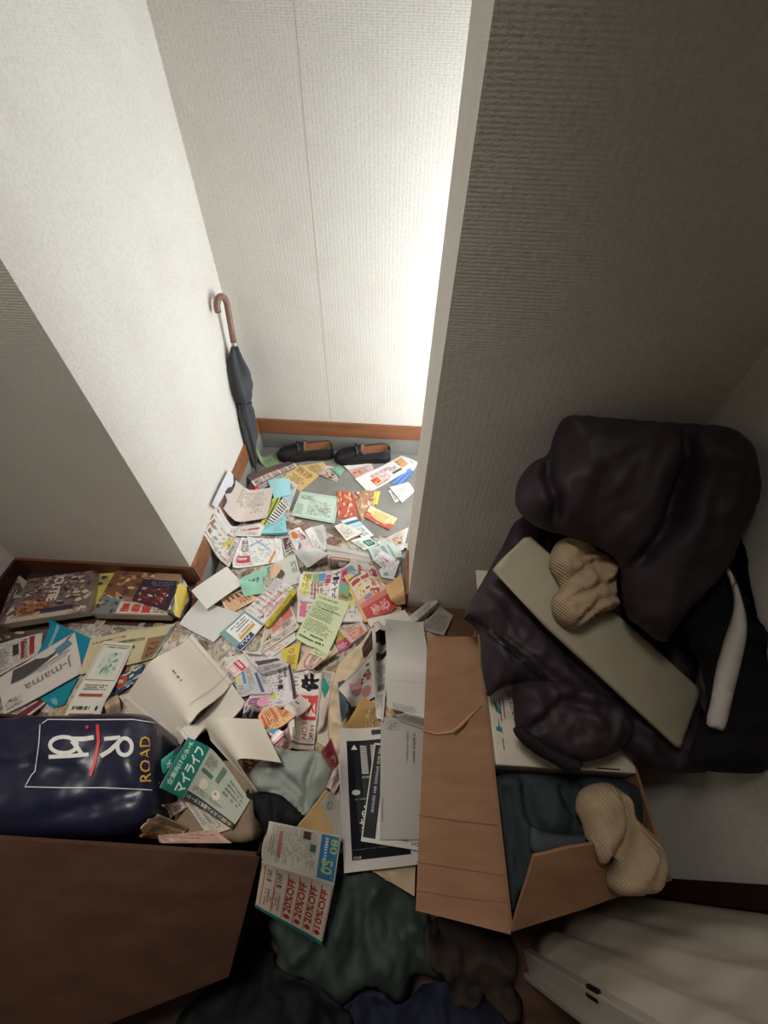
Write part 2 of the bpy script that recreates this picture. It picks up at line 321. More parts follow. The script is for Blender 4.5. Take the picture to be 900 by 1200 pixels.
# ------------------------------------------------------------------ sheets of paper
SHEETS = {}
def S(name, label, pts, col, pr=(), t=.0012, bow=.006, mat='paper', cat=None, group=None, smooth=True, lay=True, n=11, edge=None, crumple=0.0, fine=False, jump=.03):
    """pts: four corners (TL, TR, BR, BL) or rows [[a, b], [c, d], ...] of pixels; a third number fixes the height in metres"""
    rows = [[pts[0], pts[1]], [pts[3], pts[2]]] if not isinstance(pts[0], list) else pts
    W = [[(onpile(p[0], p[1], .0015) if len(p) == 2 else atx(p[0], p[1], XL+.014) if p[2] == 'w' else atz(*p)) for p in r] for r in rows]
    W = [np.array(r) for r in W]; nr = len(W)
    nv = n if nr == 2 else 6*(nr-1)+1; nu = n
    G_ = np.zeros((nv, nu, 3))
    for j in range(nv):
        s = j/(nv-1)*(nr-1); k = min(int(s), nr-2); fr = s-k
        if nr > 2:
            p0, p1, p2, p3 = W[max(k-1, 0)], W[k], W[k+1], W[min(k+2, nr-1)]
            m1, m2 = (p2-p0)*.5, (p3-p1)*.5
            r = (2*fr**3-3*fr**2+1)*p1+(fr**3-2*fr**2+fr)*m1+(-2*fr**3+3*fr**2)*p2+(fr**3-fr**2)*m2
            if k == 0 or k == nr-2: r = .5*r+.5*(p1*(1-fr)+p2*fr)
        else: r = W[0]*(1-fr)+W[1]*fr
        nc = len(r)
        for i in range(nu):
            q = i/(nu-1)*(nc-1); c = min(int(q), nc-2); fq = q-c
            if nc > 2: fq2 = fq*fq*(3-2*fq)*.35+fq*.65
            else: fq2 = fq
            G_[j, i] = r[c]*(1-fq2)+r[c+1]*fq2
    u, v = np.meshgrid(np.linspace(0, 1, nu), np.linspace(0, 1, nv))
    if bow:
        kind = random.randrange(4); b = bow*random.uniform(.6, 1.2)
        G_[..., 2] += b*(4*u*(1-u) if kind == 0 else u**2*v if kind == 1 else (1-u)**2*(1-v) if kind == 2 else 4*v*(1-v)*.7)
    if crumple:
        sd = random.random()*50
        for j in range(nv):
            for i in range(nu):
                p = G_[j, i]; G_[j, i, 2] += crumple*(abs(noise.noise((p[0]*22, p[1]*22, sd)))*2+noise.noise((p[0]*60, p[1]*60, sd))*.5)
    if lay:
        D = topz(G_[..., 0], G_[..., 1])
        eu = np.gradient(G_, axis=1)*.5; ev = np.gradient(G_, axis=0)*.5
        for a_, b_ in ((1, 0), (-1, 0), (0, 1), (0, -1), (.7, .7), (-.7, .7), (.7, -.7), (-.7, -.7), (.5, 0), (-.5, 0), (0, .5), (0, -.5)):
            q_ = G_+eu*a_+ev*b_; dd = topz(q_[..., 0], q_[..., 1]); D = np.where(dd < D+jump, np.maximum(D, dd), D)
        D = D+.0008+t
        if lay == 'near': D = np.where(D-G_[..., 2] > .025, G_[..., 2]-1, D)     # ignore tall neighbours
        z = np.maximum(G_[..., 2], D)
        for _ in range(6):
            a = np.pad(z, 1, mode='edge'); avg = (a[:-2, 1:-1]+a[2:, 1:-1]+a[1:-1, :-2]+a[1:-1, 2:])/4
            z = np.maximum(D, .5*z+.5*np.minimum(avg, z+.02)) if True else z
        G_[..., 2] = z
    # fine sampling for the raster
    fu = np.linspace(0, nu-1.001, 50); fv = np.linspace(0, nv-1.001, 50); FU, FV = np.meshgrid(fu, fv)
    def samp(a, b):
        i = np.clip(a.astype(int), 0, nu-2); j = np.clip(b.astype(int), 0, nv-2); x = (a-i)[..., None]; y = (b-j)[..., None]
        return G_[j, i]*(1-x)*(1-y)+G_[j, i+1]*x*(1-y)+G_[j+1, i]*(1-x)*y+G_[j+1, i+1]*x*y
    splat(samp(FU, FV).reshape(-1, 3), 0)
    du = np.gradient(G_, axis=1); dv = np.gradient(G_, axis=0); nrm = np.cross(dv, du); nrm /= np.linalg.norm(nrm, axis=-1, keepdims=True)+1e-12
    if nrm[..., 2].mean() < 0: nrm = -nrm; flip = True
    else: flip = False
    def nsamp(a, b):
        i = np.clip(np.round(a).astype(int), 0, nu-1); j = np.clip(np.round(b).astype(int), 0, nv-1); return nrm[j, i]
    top = G_.reshape(-1, 3); bot = (G_-nrm*t).reshape(-1, 3); K = nu*nv
    fs = []
    for j in range(nv-1):
        for i in range(nu-1):
            a, b, c, d = j*nu+i, (j+1)*nu+i, (j+1)*nu+i+1, j*nu+i+1
            f = (a, b, c, d) if not flip else (d, c, b, a)
            fs.append(f); fs.append(tuple(K+x for x in f[::-1]))
    ring = [i for i in range(nu)]+[j*nu+nu-1 for j in range(1, nv)]+[(nv-1)*nu+i for i in range(nu-2, -1, -1)]+[j*nu for j in range(nv-2, 0, -1)]
    ec = lin(edge) if edge else None
    vs = [tuple(p) for p in top]+[tuple(p) for p in bot]; cols = [lin(col)]*(2*K)
    off = len(vs)
    for q, a in enumerate(ring):                     # separate rim so that page edges stay crisp
        vs += [tuple(top[a]), tuple(bot[a])]; cols += [ec or lin(tuple(x*.96 for x in col))]*2
    L = len(ring)
    for q in range(L):
        a, b = off+2*q, off+2*((q+1) % L); f = (a, a+1, b+1, b); fs.append(f if flip else f[::-1])
    o = mesh_obj(name, vs, fs, mat, smooth=smooth, cols=cols)
    tag(o, label, cat or name.split('_')[-1], group)
    if pr and mat == 'paper' and name in ('flyer', 'newspaper', 'newsletter', 'advert', 'booklet'):   # fine body type all over
        dk = tuple(x*.74 for x in col); st_ = random.getstate(); pr = [(a_, b_, c_, -.9) for a_, b_, c_, _ in G(.04, .05, .96, .95, 9, 17, dk, .62)]+list(pr); random.setstate(st_)
    if pr:
        pv, pf, pc = [], [], []
        for vs2, fs2, c, lv in pr:
            if not len(vs2): continue
            if fs2 is None:                          # rectangle: cut along the sheet's own grid
                a0, b0, a1, b1 = vs2
                us = sorted({a0, a1} | {k/(nu-1) for k in range(nu) if a0 < k/(nu-1) < a1}); ws = sorted({b0, b1} | {k/(nv-1) for k in range(nv) if b0 < k/(nv-1) < b1}); q_ = len(us)
                vs2 = [(x, y) for y in ws for x in us]; fs2 = [(j*q_+i, (j+1)*q_+i, (j+1)*q_+i+1, j*q_+i+1) for j in range(len(ws)-1) for i in range(q_-1)]
            A = np.array(vs2, float); a = np.clip(A[:, 0], 0, 1)*(nu-1); b = np.clip(A[:, 1], 0, 1)*(nv-1)
            q = samp(a, b)+nsamp(a, b)*(.0007+.00025*lv); i0 = len(pv); pv += [tuple(x) for x in q]
            pf += [tuple(i0+x for x in (f[::-1] if flip else f)) for f in fs2]; g_ = .3*c[0]+.59*c[1]+.11*c[2]; pc += [lin(tuple(g_+(x-g_)*.84 for x in c))]*len(A)
        q_ = mesh_obj('print', pv, pf, 'ink' if mat == 'paper' else mat, o, cols=pc)
        if fine: q_['kind'] = 'stuff'
    return o

# ------------------------------------------------------------------ soft padded shapes: an outline on a tilted plane, filled out on both sides
def catmull(pts, k=5):
    out = []; n = len(pts)
    for i in range(n):
        p0, p1, p2, p3 = [np.array(pts[(i+d) % n], float) for d in (-1, 0, 1, 2)]
        for q in range(k):
            t = q/k; out.append(.5*((2*p1)+(-p0+p2)*t+(2*p0-5*p1+4*p2-p3)*t*t+(-p0+3*p1-3*p2+p3)*t**3))
    return out
class Soft: pass
def soft(name, outline, origin, normal, Tf, Tb, rad, mat, parent=None, step=.013, wr=.006, wf=9.0, folds=(), k=4, world=False, seed=0, ribs=None, floor=None, crisp=0.0, rest=False):
    origin = np.array(origin, float); n = np.array(normal, float); n /= np.linalg.norm(n)
    ax = np.cross(n, [0, 0, 1.0]) if abs(n[2]) < .95 else np.array([1.0, 0, 0])
    ax -= n*np.dot(ax, n); ax /= np.linalg.norm(ax); ay = np.cross(n, ax)
    def to2(p): q = np.array(p)-origin; return np.array([np.dot(q, ax), np.dot(q, ay)])
    pts = [to2(p) if world else to2(atplane(p[0], p[1], origin, n)) for p in outline]
    B = np.array(catmull(pts, k)) if k > 1 else np.array(pts)
    nb = len(B); mn, mx = B.min(0), B.max(0)
    gx = np.arange(mn[0], mx[0], step); gy = np.arange(mn[1], mx[1], step)
    Q = np.array([(x+(step/2 if j % 2 else 0), y) for j, y in enumerate(gy) for x in gx])
    def inside(q):
        x, y = q[:, 0:1], q[:, 1:2]; a, b = B, np.roll(B, -1, 0)
        c = ((a[:, 1] > y) != (b[:, 1] > y)) & (x < (b[:, 0]-a[:, 0])*(y-a[:, 1])/(b[:, 1]-a[:, 1]+1e-12)+a[:, 0]); return c.sum(1) % 2 == 1
    def edist(q):
        a, b = B, np.roll(B, -1, 0); ab = b-a; t = np.clip(((q[:, None]-a)*ab).sum(-1)/((ab**2).sum(-1)+1e-12), 0, 1)
        return np.sqrt((((a+ab*t[..., None])-q[:, None])**2).sum(-1).min(1))
    Q = Q[inside(Q)]; Q = Q[edist(Q) > step*.45]
    allp = [Vector(p) for p in np.vstack([B, Q])]
    r = delaunay_2d_cdt(allp, [], [list(range(nb))], 1, 1e-6)
    P2 = np.array([p[:] for p in r[0]]); tris = r[2]
    d = edist(P2); bd = np.zeros(len(P2), bool)
    bd = d < 1e-5
    fold2 = []
    for line, depth, width in folds:
        fold2.append((np.array([to2(atplane(p[0], p[1], origin, n)) for p in line]), depth, width))
    def prof(q, dist):
        h = np.sqrt(np.clip(1-(1-np.clip(dist/rad, 0, 1))**2, 0, 1))
        e = np.clip(dist/rad*2, 0, 1)
        hf = Tf*h
        wv = np.array([wr*(noise.noise((x*wf, y*wf, seed))+.6*noise.noise((x*wf*2.3, y*wf*2.3, seed+4))-.5*abs(noise.noise((x*wf*.8+y*wf*.9, y*wf*.4, seed+9)))) for x, y in q])
        hf = hf+wv*e
        if crisp:
            cv = np.zeros(len(q))
            for i_, (x, y) in enumerate(q):
                wx, wy = x+.03*noise.noise((x*9, y*9, seed+20)), y+.03*noise.noise((x*9, y*9, seed+25)); tot = 0
                for o_, (f_, g_) in enumerate(((10, 1.0), (19, .6), (37, .35))): tot += g_*(1-min(1, abs(noise.noise((wx*f_, wy*f_*.65, seed+o_*3)))*2.2))**2
                cv[i_] = tot
            hf = hf+crisp*(cv-.45)*np.clip(e*1.5, 0, 1)
        for ln, depth, width in fold2:
            a, b = ln[:-1], ln[1:]; ab = b-a; t = np.clip(((q[:, None]-a)*ab).sum(-1)/((ab**2).sum(-1)+1e-12), 0, 1)
            dd = np.sqrt((((a+ab*t[..., None])-q[:, None])**2).sum(-1).min(1)); hf = hf-depth*np.exp(-(dd/width)**2)*e
        if ribs:
            dirv, period, amp = ribs; s = q[:, 0]*dirv[0]+q[:, 1]*dirv[1]; hf = hf+amp*np.sin(s*2*math.pi/period)*e
        return np.where(dist < 1e-5, 0, hf), -Tb*h
    hf, hb = prof(P2, d)
    W3 = origin+P2[:, :1]*ax+P2[:, 1:]*ay
    A = W3+hf[:, None]*n; Bk = W3+hb[:, None]*n
    if floor is not None: A[:, 2] = np.maximum(A[:, 2], floor); Bk[:, 2] = np.maximum(Bk[:, 2], floor)
    if rest:                                        # lie on the surface below instead of sinking into it
        for _ in range(2):
            g = topz(Bk[:, 0], Bk[:, 1]); Bk[:, 2] = np.maximum(Bk[:, 2], g+.0008)
            A[:, 2] = np.maximum(A[:, 2], Bk[:, 2]+np.where(bd, 0, .004*np.clip(d/.012, .15, 1)))
    verts = [tuple(p) for p in A]; idx = {}
    for i in range(len(P2)):
        if bd[i]: idx[i] = i
        else: idx[i] = len(verts); verts.append(tuple(Bk[i]))
    fs = []
    for t in tris:
        a, b, c = t
        if np.cross(P2[b]-P2[a], P2[c]-P2[a]) < 0: t = t[::-1]
        fs.append(tuple(t)); fs.append(tuple(idx[x] for x in t[::-1]))
    o = mesh_obj(name, verts, [f for f in fs if len(set(f)) > 2], mat, parent, smooth=True)
    s = Soft(); s.o = o; s.A = A
    def hit(px, py, lift=.0015):
        h = 0.0
        for _ in range(6):
            p = atplane(px, py, origin+n*h, n); q = to2(p)[None]
            dist = edist(q) if inside(q)[0] else np.array([0.0]); h = float(prof(q, dist)[0][0])+lift
        return atplane(px, py, origin+n*h, n)
    s.hit = hit
    splat(A, 1 if step <= .0081 else 2)
    return s
def strip(name, hit, line, width, mat, parent, closed=False, dense=4, tall=0.0):
    """a ribbon of given pixel width laid along a pixel polyline"""
    pts = []
    L = list(line)+([line[0]] if closed else [])
    for a, b in zip(L[:-1], L[1:]):
        for q in range(dense): pts.append((a[0]+(b[0]-a[0])*q/dense, a[1]+(b[1]-a[1])*q/dense))
    pts.append(L[-1]); pts = np.array(pts, float); tg = np.gradient(pts, axis=0); tg /= np.linalg.norm(tg, axis=1, keepdims=True)+1e-9
    nn = np.stack([-tg[:, 1], tg[:, 0]], 1)*width/2
    l = [hit(*p) for p in pts-nn]; rr = [hit(*p) for p in pts+nn]; n = len(l)
    vs = l+rr; fs = [(i, i+1, n+i+1, n+i) for i in range(n-1)]
    if np.cross(np.array(l[1])-l[0], np.array(rr[0])-l[0])[2] < 0: fs = [f[::-1] for f in fs]
    return mesh_obj(name, vs, fs, mat, parent)
def lay_text(name, hit, text, p0, pu, pv, mat, parent, bold=.01):
    """text in the pixel parallelogram with corner p0 (lower left of the word), pu along the word, pv up"""
    v, f = glyph(text, bold); p0, pu, pv = map(lambda a: np.array(a, float), (p0, pu, pv))
    return mesh_obj(name, [hit(*(p0+pu*a+pv*b)) for a, b in v], f, mat, parent)
def tubevf(path, radii, sides=10, cap=True):
    path = [np.array(p, float) for p in path]; vs, fs = [], []; n = len(path)
    if np.isscalar(radii): radii = [radii]*n
    up = np.array([.3, .2, 1.0])
    for i, p in enumerate(path):
        t = path[min(i+1, n-1)]-path[max(i-1, 0)]; t /= np.linalg.norm(t)+1e-12
        if i == 0: a = np.cross(t, up); a = a if np.linalg.norm(a) > .05 else np.cross(t, [1.0, 0, 0])
        a = a-t*np.dot(a, t); a /= np.linalg.norm(a); b = np.cross(t, a)
        for k in range(sides): an = 2*math.pi*k/sides; vs.append(p+radii[i]*(a*math.cos(an)+b*math.sin(an)))
    for i in range(n-1):
        for k in range(sides): k2 = (k+1) % sides; fs.append((i*sides+k, i*sides+k2, (i+1)*sides+k2, (i+1)*sides+k))
    if cap: fs.append(tuple(range(sides))[::-1]); fs.append(tuple((n-1)*sides+k for k in range(sides)))
    return vs, fs
def tube(name, path, radii, mat, parent=None, sides=10):
    vs, fs = tubevf(path, radii, sides); return mesh_obj(name, vs, fs, mat, parent, smooth=True)
def panel(name, corners, thick, mat, parent=None, nu=8, nv=8, wave=0.0, folds=()):
    """a stiff board from four world corners (a, b, c, d), thickness downwards along its normal"""
    a, b, c, d = [np.array(p, float) for p in corners]; nrm = np.cross(b-a, d-a); nrm /= np.linalg.norm(nrm)
    if nrm[2] < 0: nrm = -nrm
    vs = []
    for j in range(nv+1):
        for i in range(nu+1):
            u, v = i/nu, j/nv; p = (a*(1-u)+b*u)*(1-v)+(d*(1-u)+c*u)*v
            h = wave*noise.noise((u*3, v*3, thick*900)) if wave else 0
            for fv, dep in folds: h -= dep*math.exp(-((v-fv)/.03)**2)
            vs.append(p+nrm*h)
    K = len(vs); vs += [p-nrm*thick for p in vs]; fs = []
    w = nu+1
    for j in range(nv):
        for i in range(nu):
            q = (j*w+i, j*w+i+1, (j+1)*w+i+1, (j+1)*w+i); fs.append(q); fs.append(tuple(K+x for x in q[::-1]))
    ring = [i for i in range(w)]+[j*w+nu for j in range(1, nv+1)]+[nv*w+i for i in range(nu-1, -1, -1)]+[j*w for j in range(nv-1, 0, -1)]
    for q in range(len(ring)):
        x, y = ring[q], ring[(q+1) % len(ring)]; fs.append((x, K+x, K+y, y))
    o = mesh_obj(name, vs, fs, mat, parent); bm = bmesh.new(); bm.from_mesh(o.data); bmesh.ops.recalc_face_normals(bm, faces=bm.faces); bm.to_mesh(o.data); bm.free()
    return o

# ------------------------------------------------------------------ brown carton with its flaps, against the side wall
BX0, BX1, BY0, BY1, BZ = .225, .507, -.075, .432, .35
FY = .407   # the flap is torn short of the far corner
cb = empty('cardboard_box', (.40, .16, 0)); tag(cb, 'open brown cardboard box with a long creased flap, stuffed with dark clothes', 'box')
def loc(o, root):                       # parent to an Empty while keeping world coordinates
    o.parent = root; o.matrix_parent_inverse = Matrix.Translation(root.location).inverted(); return o
for nm, a, b in (('side_panel', (BX0, BY0, 0), (BX0+.005, FY+.004, BZ)), ('side_panel', (BX0, FY+.004, 0), (BX0+.005, BY1, .335)), ('side_panel', (BX1-.005, -.003, 0), (BX1, BY1, BZ)),
                 ('end_panel', (BX0+.005, BY1-.005, 0), (BX1-.005, BY1, .335)),
                 ('bottom_panel', (BX0+.005, .0, 0), (BX1-.005, BY1-.005, .006))):
    loc(box(nm, a, b, 'card'), cb)
fz = .325
v = [(BX0, BY0, 0), (BX1, -.003, 0), (BX1, .002, 0), (BX0, BY0+.005, 0)]; loc(mesh_obj('end_panel', v+[(x, y, BZ-.003) for x, y, _ in v], boxvf((0,0,0),(1,1,1))[1], 'card'), cb)
fl = loc(panel('flap', [(BX0, FY, BZ+.002), (BX0, BY0-.003, BZ+.002), tuple(atz(487, 1067, fz-.005)), tuple(atz(501, 746, fz))], .005, 'card', nu=36, nv=16, wave=.0025), cb)
# the torn crease across the flap and the pressed lines
def onflap(px, py): 
    a, b, c = np.array((BX0, FY, BZ+.002)), np.array((BX0, BY0-.003, BZ+.002)), atz(487, 1067, fz-.005); n = np.cross(b-a, c-a); n /= np.linalg.norm(n); n *= np.sign(n[2]); p = atplane(px, py, a+n*.0035, n); return p
tear = [(494, 856), (512, 860), (530, 858), (540, 850), (552, 838), (565, 826)]
tp = [onflap(*p) for p in tear]
loc(tube('tear', tp, [.001, .0022, .003, .0035, .0022, .001], newmat('torn_cardboard', .9, (176, 132, 98)), sides=6), fl)
loc(tube('tear', [onflap(533, 861), onflap(541, 853), onflap(548, 846)], [.001, .003, .0008], newmat('tear_shadow', .9, (96, 62, 42)), sides=6), fl)  # shadow of the torn edge, put in as a dark brown tube
for line in ([(489, 955), (540, 962), (583, 967)], [(488, 1010), (540, 1018), (590, 1026)], [(487, 1043), (540, 1052), (594, 1058)]):
    loc(strip('crease', onflap, line, 1.0, newmat('crease_brown', .9, (130, 97, 74)), None), fl)
loc(panel('flap', [(BX0+.002, BY0, BZ), (.47, -.012, BZ), tuple(atz(712, 985, .43)), tuple(atz(626, 1004, .43))], .005, 'card', nu=12, nv=8, wave=.002), cb)
def rim(a, b, n=160): a, b = np.array(a), np.array(b); splat(np.array([a+(b-a)*k/n for k in range(n+1)]), 1)
# clothes stuffed in the carton
def garment(name, label, *a, **k):
    s = soft(name, *a, **k); tag(s.o, label, 'clothing'); return s
garment('sweatshirt', 'dark teal sweatshirt stuffed into the open brown box', [(580,910),(650,908),(740,917),(752,960),(733,1003),(680,1010),(630,1020),(604,1060),(598,1075),(590,1010),(584,950)], (.38, .06, .315), (0, -.05, 1), (.035), .295, .05, 'teal', wr=.012, wf=14, seed=3, step=.007, crisp=.014,
        folds=[([(612,915),(618,960),(640,990),(690,1000)], .03, .012), ([(590,930),(600,990),(606,1050)], .025, .010), ([(650,905),(665,960),(720,985)], .02, .012)])
garment('folded_shirt', 'slate grey folded shirt edge between dark clothes and box flap', [(621,968),(640,975),(680,978),(692,968),(690,990),(660,1000),(624,1002)], (.32, .03, .355), (0, -.1, 1), .012, .012, .02, cloth('slate_cloth', (62, 68, 76), (74, 80, 88)), wr=.003, seed=8, step=.007, rest=True)

# ------------------------------------------------------------------ white carton on top of it
wbx = empty('white_carton', (.37, .29, .008)); tag(wbx, 'white printed cardboard carton packed in the brown box beneath the puffer jacket', 'box')
WZ = .358
body = loc(box('body', (.2315, .148, .008), (.500, .424, WZ), 'whitecard', bevel=.003), wbx)
loc(panel('flap', [(.2325, .425, WZ-.001), (.499, .425, WZ-.001), (.495, .585, WZ+.004), (.236, .585, WZ+.004)], .004, 'whitecard', nu=6, nv=6, wave=.002), wbx)
tealink = newmat('teal_ink', .6, (24, 116, 122)); darkink = newmat('dark_ink', .7, (44, 40, 40))
def ontop(px, py): return atz(px, py, WZ+.0012)
def poly(name, hit, pts, mat, parent):
    v = [hit(*p) for p in pts]; f = tuple(range(len(v)))
    if np.cross(v[1]-v[0], v[2]-v[0])[2] < 0: f = f[::-1]
    return mesh_obj(name, v, [f], mat, parent)
for pts in ([(578,820),(585,830),(587,836),(586,837),(581,833)], [(584,840),(586,852),(588,852),(589,858),(592,862),(588,858),(582,856),(581,852),(584,851)]):
    loc(poly('logo', ontop, pts, tealink, None), body)
for ln in ([(585,818),(588,845)], [(589,818),(592,842)], [(589,865),(591,879)]): loc(strip('logo_line', ontop, ln, 1.0, darkink, None), body)
loc(lay_text('lettering', ontop, 'NERINAMELTY', (593, 812), (16, 58), (5, -2), darkink, None, .0), body)
loc(strip('lettering', lambda x, y: aty(x, y, .1465), [(699, 900), (727, 902)], 1.6, darkink, None), body)

# ------------------------------------------------------------------ puffer jacket heaped on the carton
pj = empty('puffer_jacket', (.40, .34, .36)); tag(pj, 'purple-black down puffer jacket heaped on the cartons by the wall', 'jacket')
def clampo(s, xm=.597, ym=.657):
    me = s.o.data
    for v in me.vertices:
        v.co.x = min(v.co.x, xm); v.co.y = min(v.co.y, ym)
    return s
low = soft('front_panel', [(614,604),(588,642),(566,680),(550,708),(544,724),(560,741),(563,780),(571,815),(584,809),(602,803),(640,812),(700,850),(760,900),(840,902),(880,860),(880,740),(850,650),(760,620),(690,600)], (.36, .30, .435), (0, -.30, .95), .050, .06, .05, 'duvet', wr=.012, wf=8, seed=2, step=.007, crisp=.009,
           folds=[([(547,724),(600,762),(660,812),(740,882)], .012, .006), ([(566,690),(640,750),(720,830),(780,890)], .014, .02), ([(600,640),(640,700),(700,760)], .012, .02)])
clampo(low); loc(low.o, pj)
up = soft('body', [(664,488),(700,489),(764,494),(815,497),(852,502),(874,518),(884,540),(888,576),(878,606),(864,630),(856,655),(830,690),(800,720),(778,752),(752,736),(732,716),(726,664),(702,642),(664,628),(640,622),(620,612),(606,596),(604,578),(609,560),(624,542),(642,532),(650,508)], (.40, .42, .640), (-.32, -.60, .73), .065, .15, .070, 'duvet', wr=.014, wf=7, seed=5, step=.008, crisp=.007,
          folds=[([(642,534),(640,560),(650,590),(648,624)], .035, .010), ([(796,500),(797,550),(778,610),(748,650),(728,672)], .040, .012), ([(800,560),(780,600)], .02, .02), ([(700,560),(690,600),(700,636)], .012, .015), ([(830,560),(812,640),(790,690)], .010, .015), ([(858,505),(878,530),(884,560)], .02, .006)])
clampo(up); loc(up.o, pj)
slv = soft('sleeve', [(604,800),(602,830),(606,856),(625,872),(660,890),(690,892),(720,880),(738,856),(720,820),(680,800),(640,792)], (.30, .23, .425), (0, -.3, .95), .040, .035, .04, 'duvet', wr=.009, wf=16, seed=11, step=.006, crisp=.010, folds=[([(620,850),(650,820),(690,830)], .014, .01)])
loc(slv.o, pj)
cf = soft('knit_cuff', [(603,852),(604,862),(625,882),(650,896),(668,908),(678,902),(684,894),(668,886),(640,872),(618,856)], (.28, .17, .430), (0, -.3, .95), .022, .02, .016, 'knit', step=.006, wr=.002, seed=1, k=3)
loc(cf.o, pj)
def teeth(hit, line, n, w, mat, parent):
    vs, fs = [], []
    seg = np.array(line, float); cl = np.r_[0, np.cumsum(np.linalg.norm(np.diff(seg, axis=0), axis=1))]
    for k in range(n):
        s = cl[-1]*k/n; p = np.array([np.interp(s, cl, seg[:, 0]), np.interp(s, cl, seg[:, 1])]); q = np.array([np.interp(s+1, cl, seg[:, 0]), np.interp(s+1, cl, seg[:, 1])])
        t = (q-p)/(np.linalg.norm(q-p)+1e-9); nn = np.array([-t[1], t[0]])*w/2; l = cl[-1]/n*.55
        i = len(vs); vs += [hit(*(p-nn)), hit(*(p+nn)), hit(*(p+nn+t*l)), hit(*(p-nn+t*l))]; fs.append((i, i+1, i+2, i+3))
    return mesh_obj('zip_teeth', vs, fs, mat, parent)
z1 = strip('zip_tape', lambda x, y: low.hit(x, y, .004), [(546,722),(570,738),(600,760),(640,796),(680,832),(716,866)], 8, newmat('zip_tape_black', .8, (22, 19, 22)), None); loc(z1, pj)
loc(teeth(lambda x, y: low.hit(x, y, .006), [(547,725),(570,741),(600,763),(640,799),(680,835),(716,869)], 80, 2.6, newmat('zip_black', .4, (40, 36, 40)), None), z1)
loc(teeth(lambda x, y: low.hit(x, y, .005), [(561,744),(563,770),(566,795),(570,812)], 36, 2.4, 'teeth', None), pj)
bc = soft('black_coat', [(862,612),(884,600),(905,640),(915,760),(910,860),(900,902),(860,906),(826,902),(806,886),(828,822),(812,758),(798,722),(838,670)], (.50, .25, .535), (-.55, -.30, .78), .030, .09, .05, 'black', step=.008, crisp=.014, wr=.010, wf=10, seed=21, folds=[([(850,640),(880,720),(880,820)], .015, .012)])
clampo(bc); tag(bc.o, 'black coat bunched between the puffer jacket and the side wall', 'coat')
ws = soft('shirt_sleeve', [(847,662),(856,668),(866,690),(874,720),(875,745),(868,780),(860,812),(850,853),(840,854),(828,848),(833,820),(840,780),(850,745),(859,716),(858,690)], (.4785, .2413, .585), (-.55, -.30, .78), .012, .008, .02, 'whitecloth', step=.006, crisp=.004, wr=.003, k=3, seed=4, folds=[([(830,841),(851,846)], .004, .003)])
clampo(ws); tag(ws.o, 'white cotton sleeve hanging over the black coat', 'clothing')
# flat beige vinyl board across the jacket and the rib-knit sock balled on it
po, pn = np.array((.40, .29, .508)), np.array((0, -.42, .91)); pn = pn/np.linalg.norm(pn)
vp = soft('vinyl_panel', [(577,668),(585,658),(614,630),(622,629),(720,716),(820,806),(822,814),(812,842),(798,877),(792,876),(690,782),(640,736)], po, pn, (.005), .010, .005, 'vinyl', step=.008, wr=.003, wf=10, k=1, seed=6, folds=[([(590,690),(660,754),(800,868)], -.002, .008)])
tag(vp.o, 'long flat beige vinyl panel lying diagonally across the puffer jacket', 'panel')
s1 = soft('knit_sock', [(646,646),(655,634),(672,629),(686,636),(696,645),(710,651),(720,666),(718,690),(721,711),(706,718),(694,722),(676,736),(660,734),(648,720),(646,702),(656,690),(650,676),(643,662)], (.34, .3335, .5485), (0, -.42, .91), .042, .009, .030, 'sock', step=.004, crisp=.009, wr=.009, wf=24, seed=14, k=3,
          folds=[([(660,640),(676,652),(690,650)], .016, .005), ([(650,690),(680,664),(712,656)], .012, .006), ([(656,704),(690,690),(724,676)], .012, .006), ([(668,730),(690,706),(722,698)], .012, .006)])
tag(s1.o, 'beige rib-knit sock balled up on the vinyl panel', 'sock')
q0, q1, q2, q3 = (BX0+.002, BY0, BZ), (.47, -.012, BZ), tuple(atz(712, 985, .43)), tuple(atz(626, 1004, .43))
for k in range(30): rim(np.array(q0)*(1-k/29)+np.array(q3)*(k/29), np.array(q1)*(1-k/29)+np.array(q2)*(k/29))
rim((BX1-.0025, -.003, BZ), (BX1-.0025, .14, BZ)); rim((BX0, BY0, BZ), (BX1, -.003, BZ))
s2 = soft('knit_sock', [(678,930),(690,920),(711,917),(724,924),(737,935),(742,956),(758,970),(771,985),(779,1011),(775,1035),(766,1046),(744,1050),(726,1049),(714,1040),(711,1026),(716,1006),(704,1015),(692,1000),(684,968),(676,948)], (.44, .03, .415), (-.1, -.15, 1), .045, .05, .04, 'sock', step=.005, crisp=.010, wr=.008, wf=16, seed=17, k=3, rest=True, folds=[([(722,930),(732,960),(720,1000),(704,1020)], .028, .007), ([(746,962),(764,1000),(756,1030)], .012, .008)])
tag(s2.o, 'beige knit sock draped over the corner of the open brown box', 'sock')

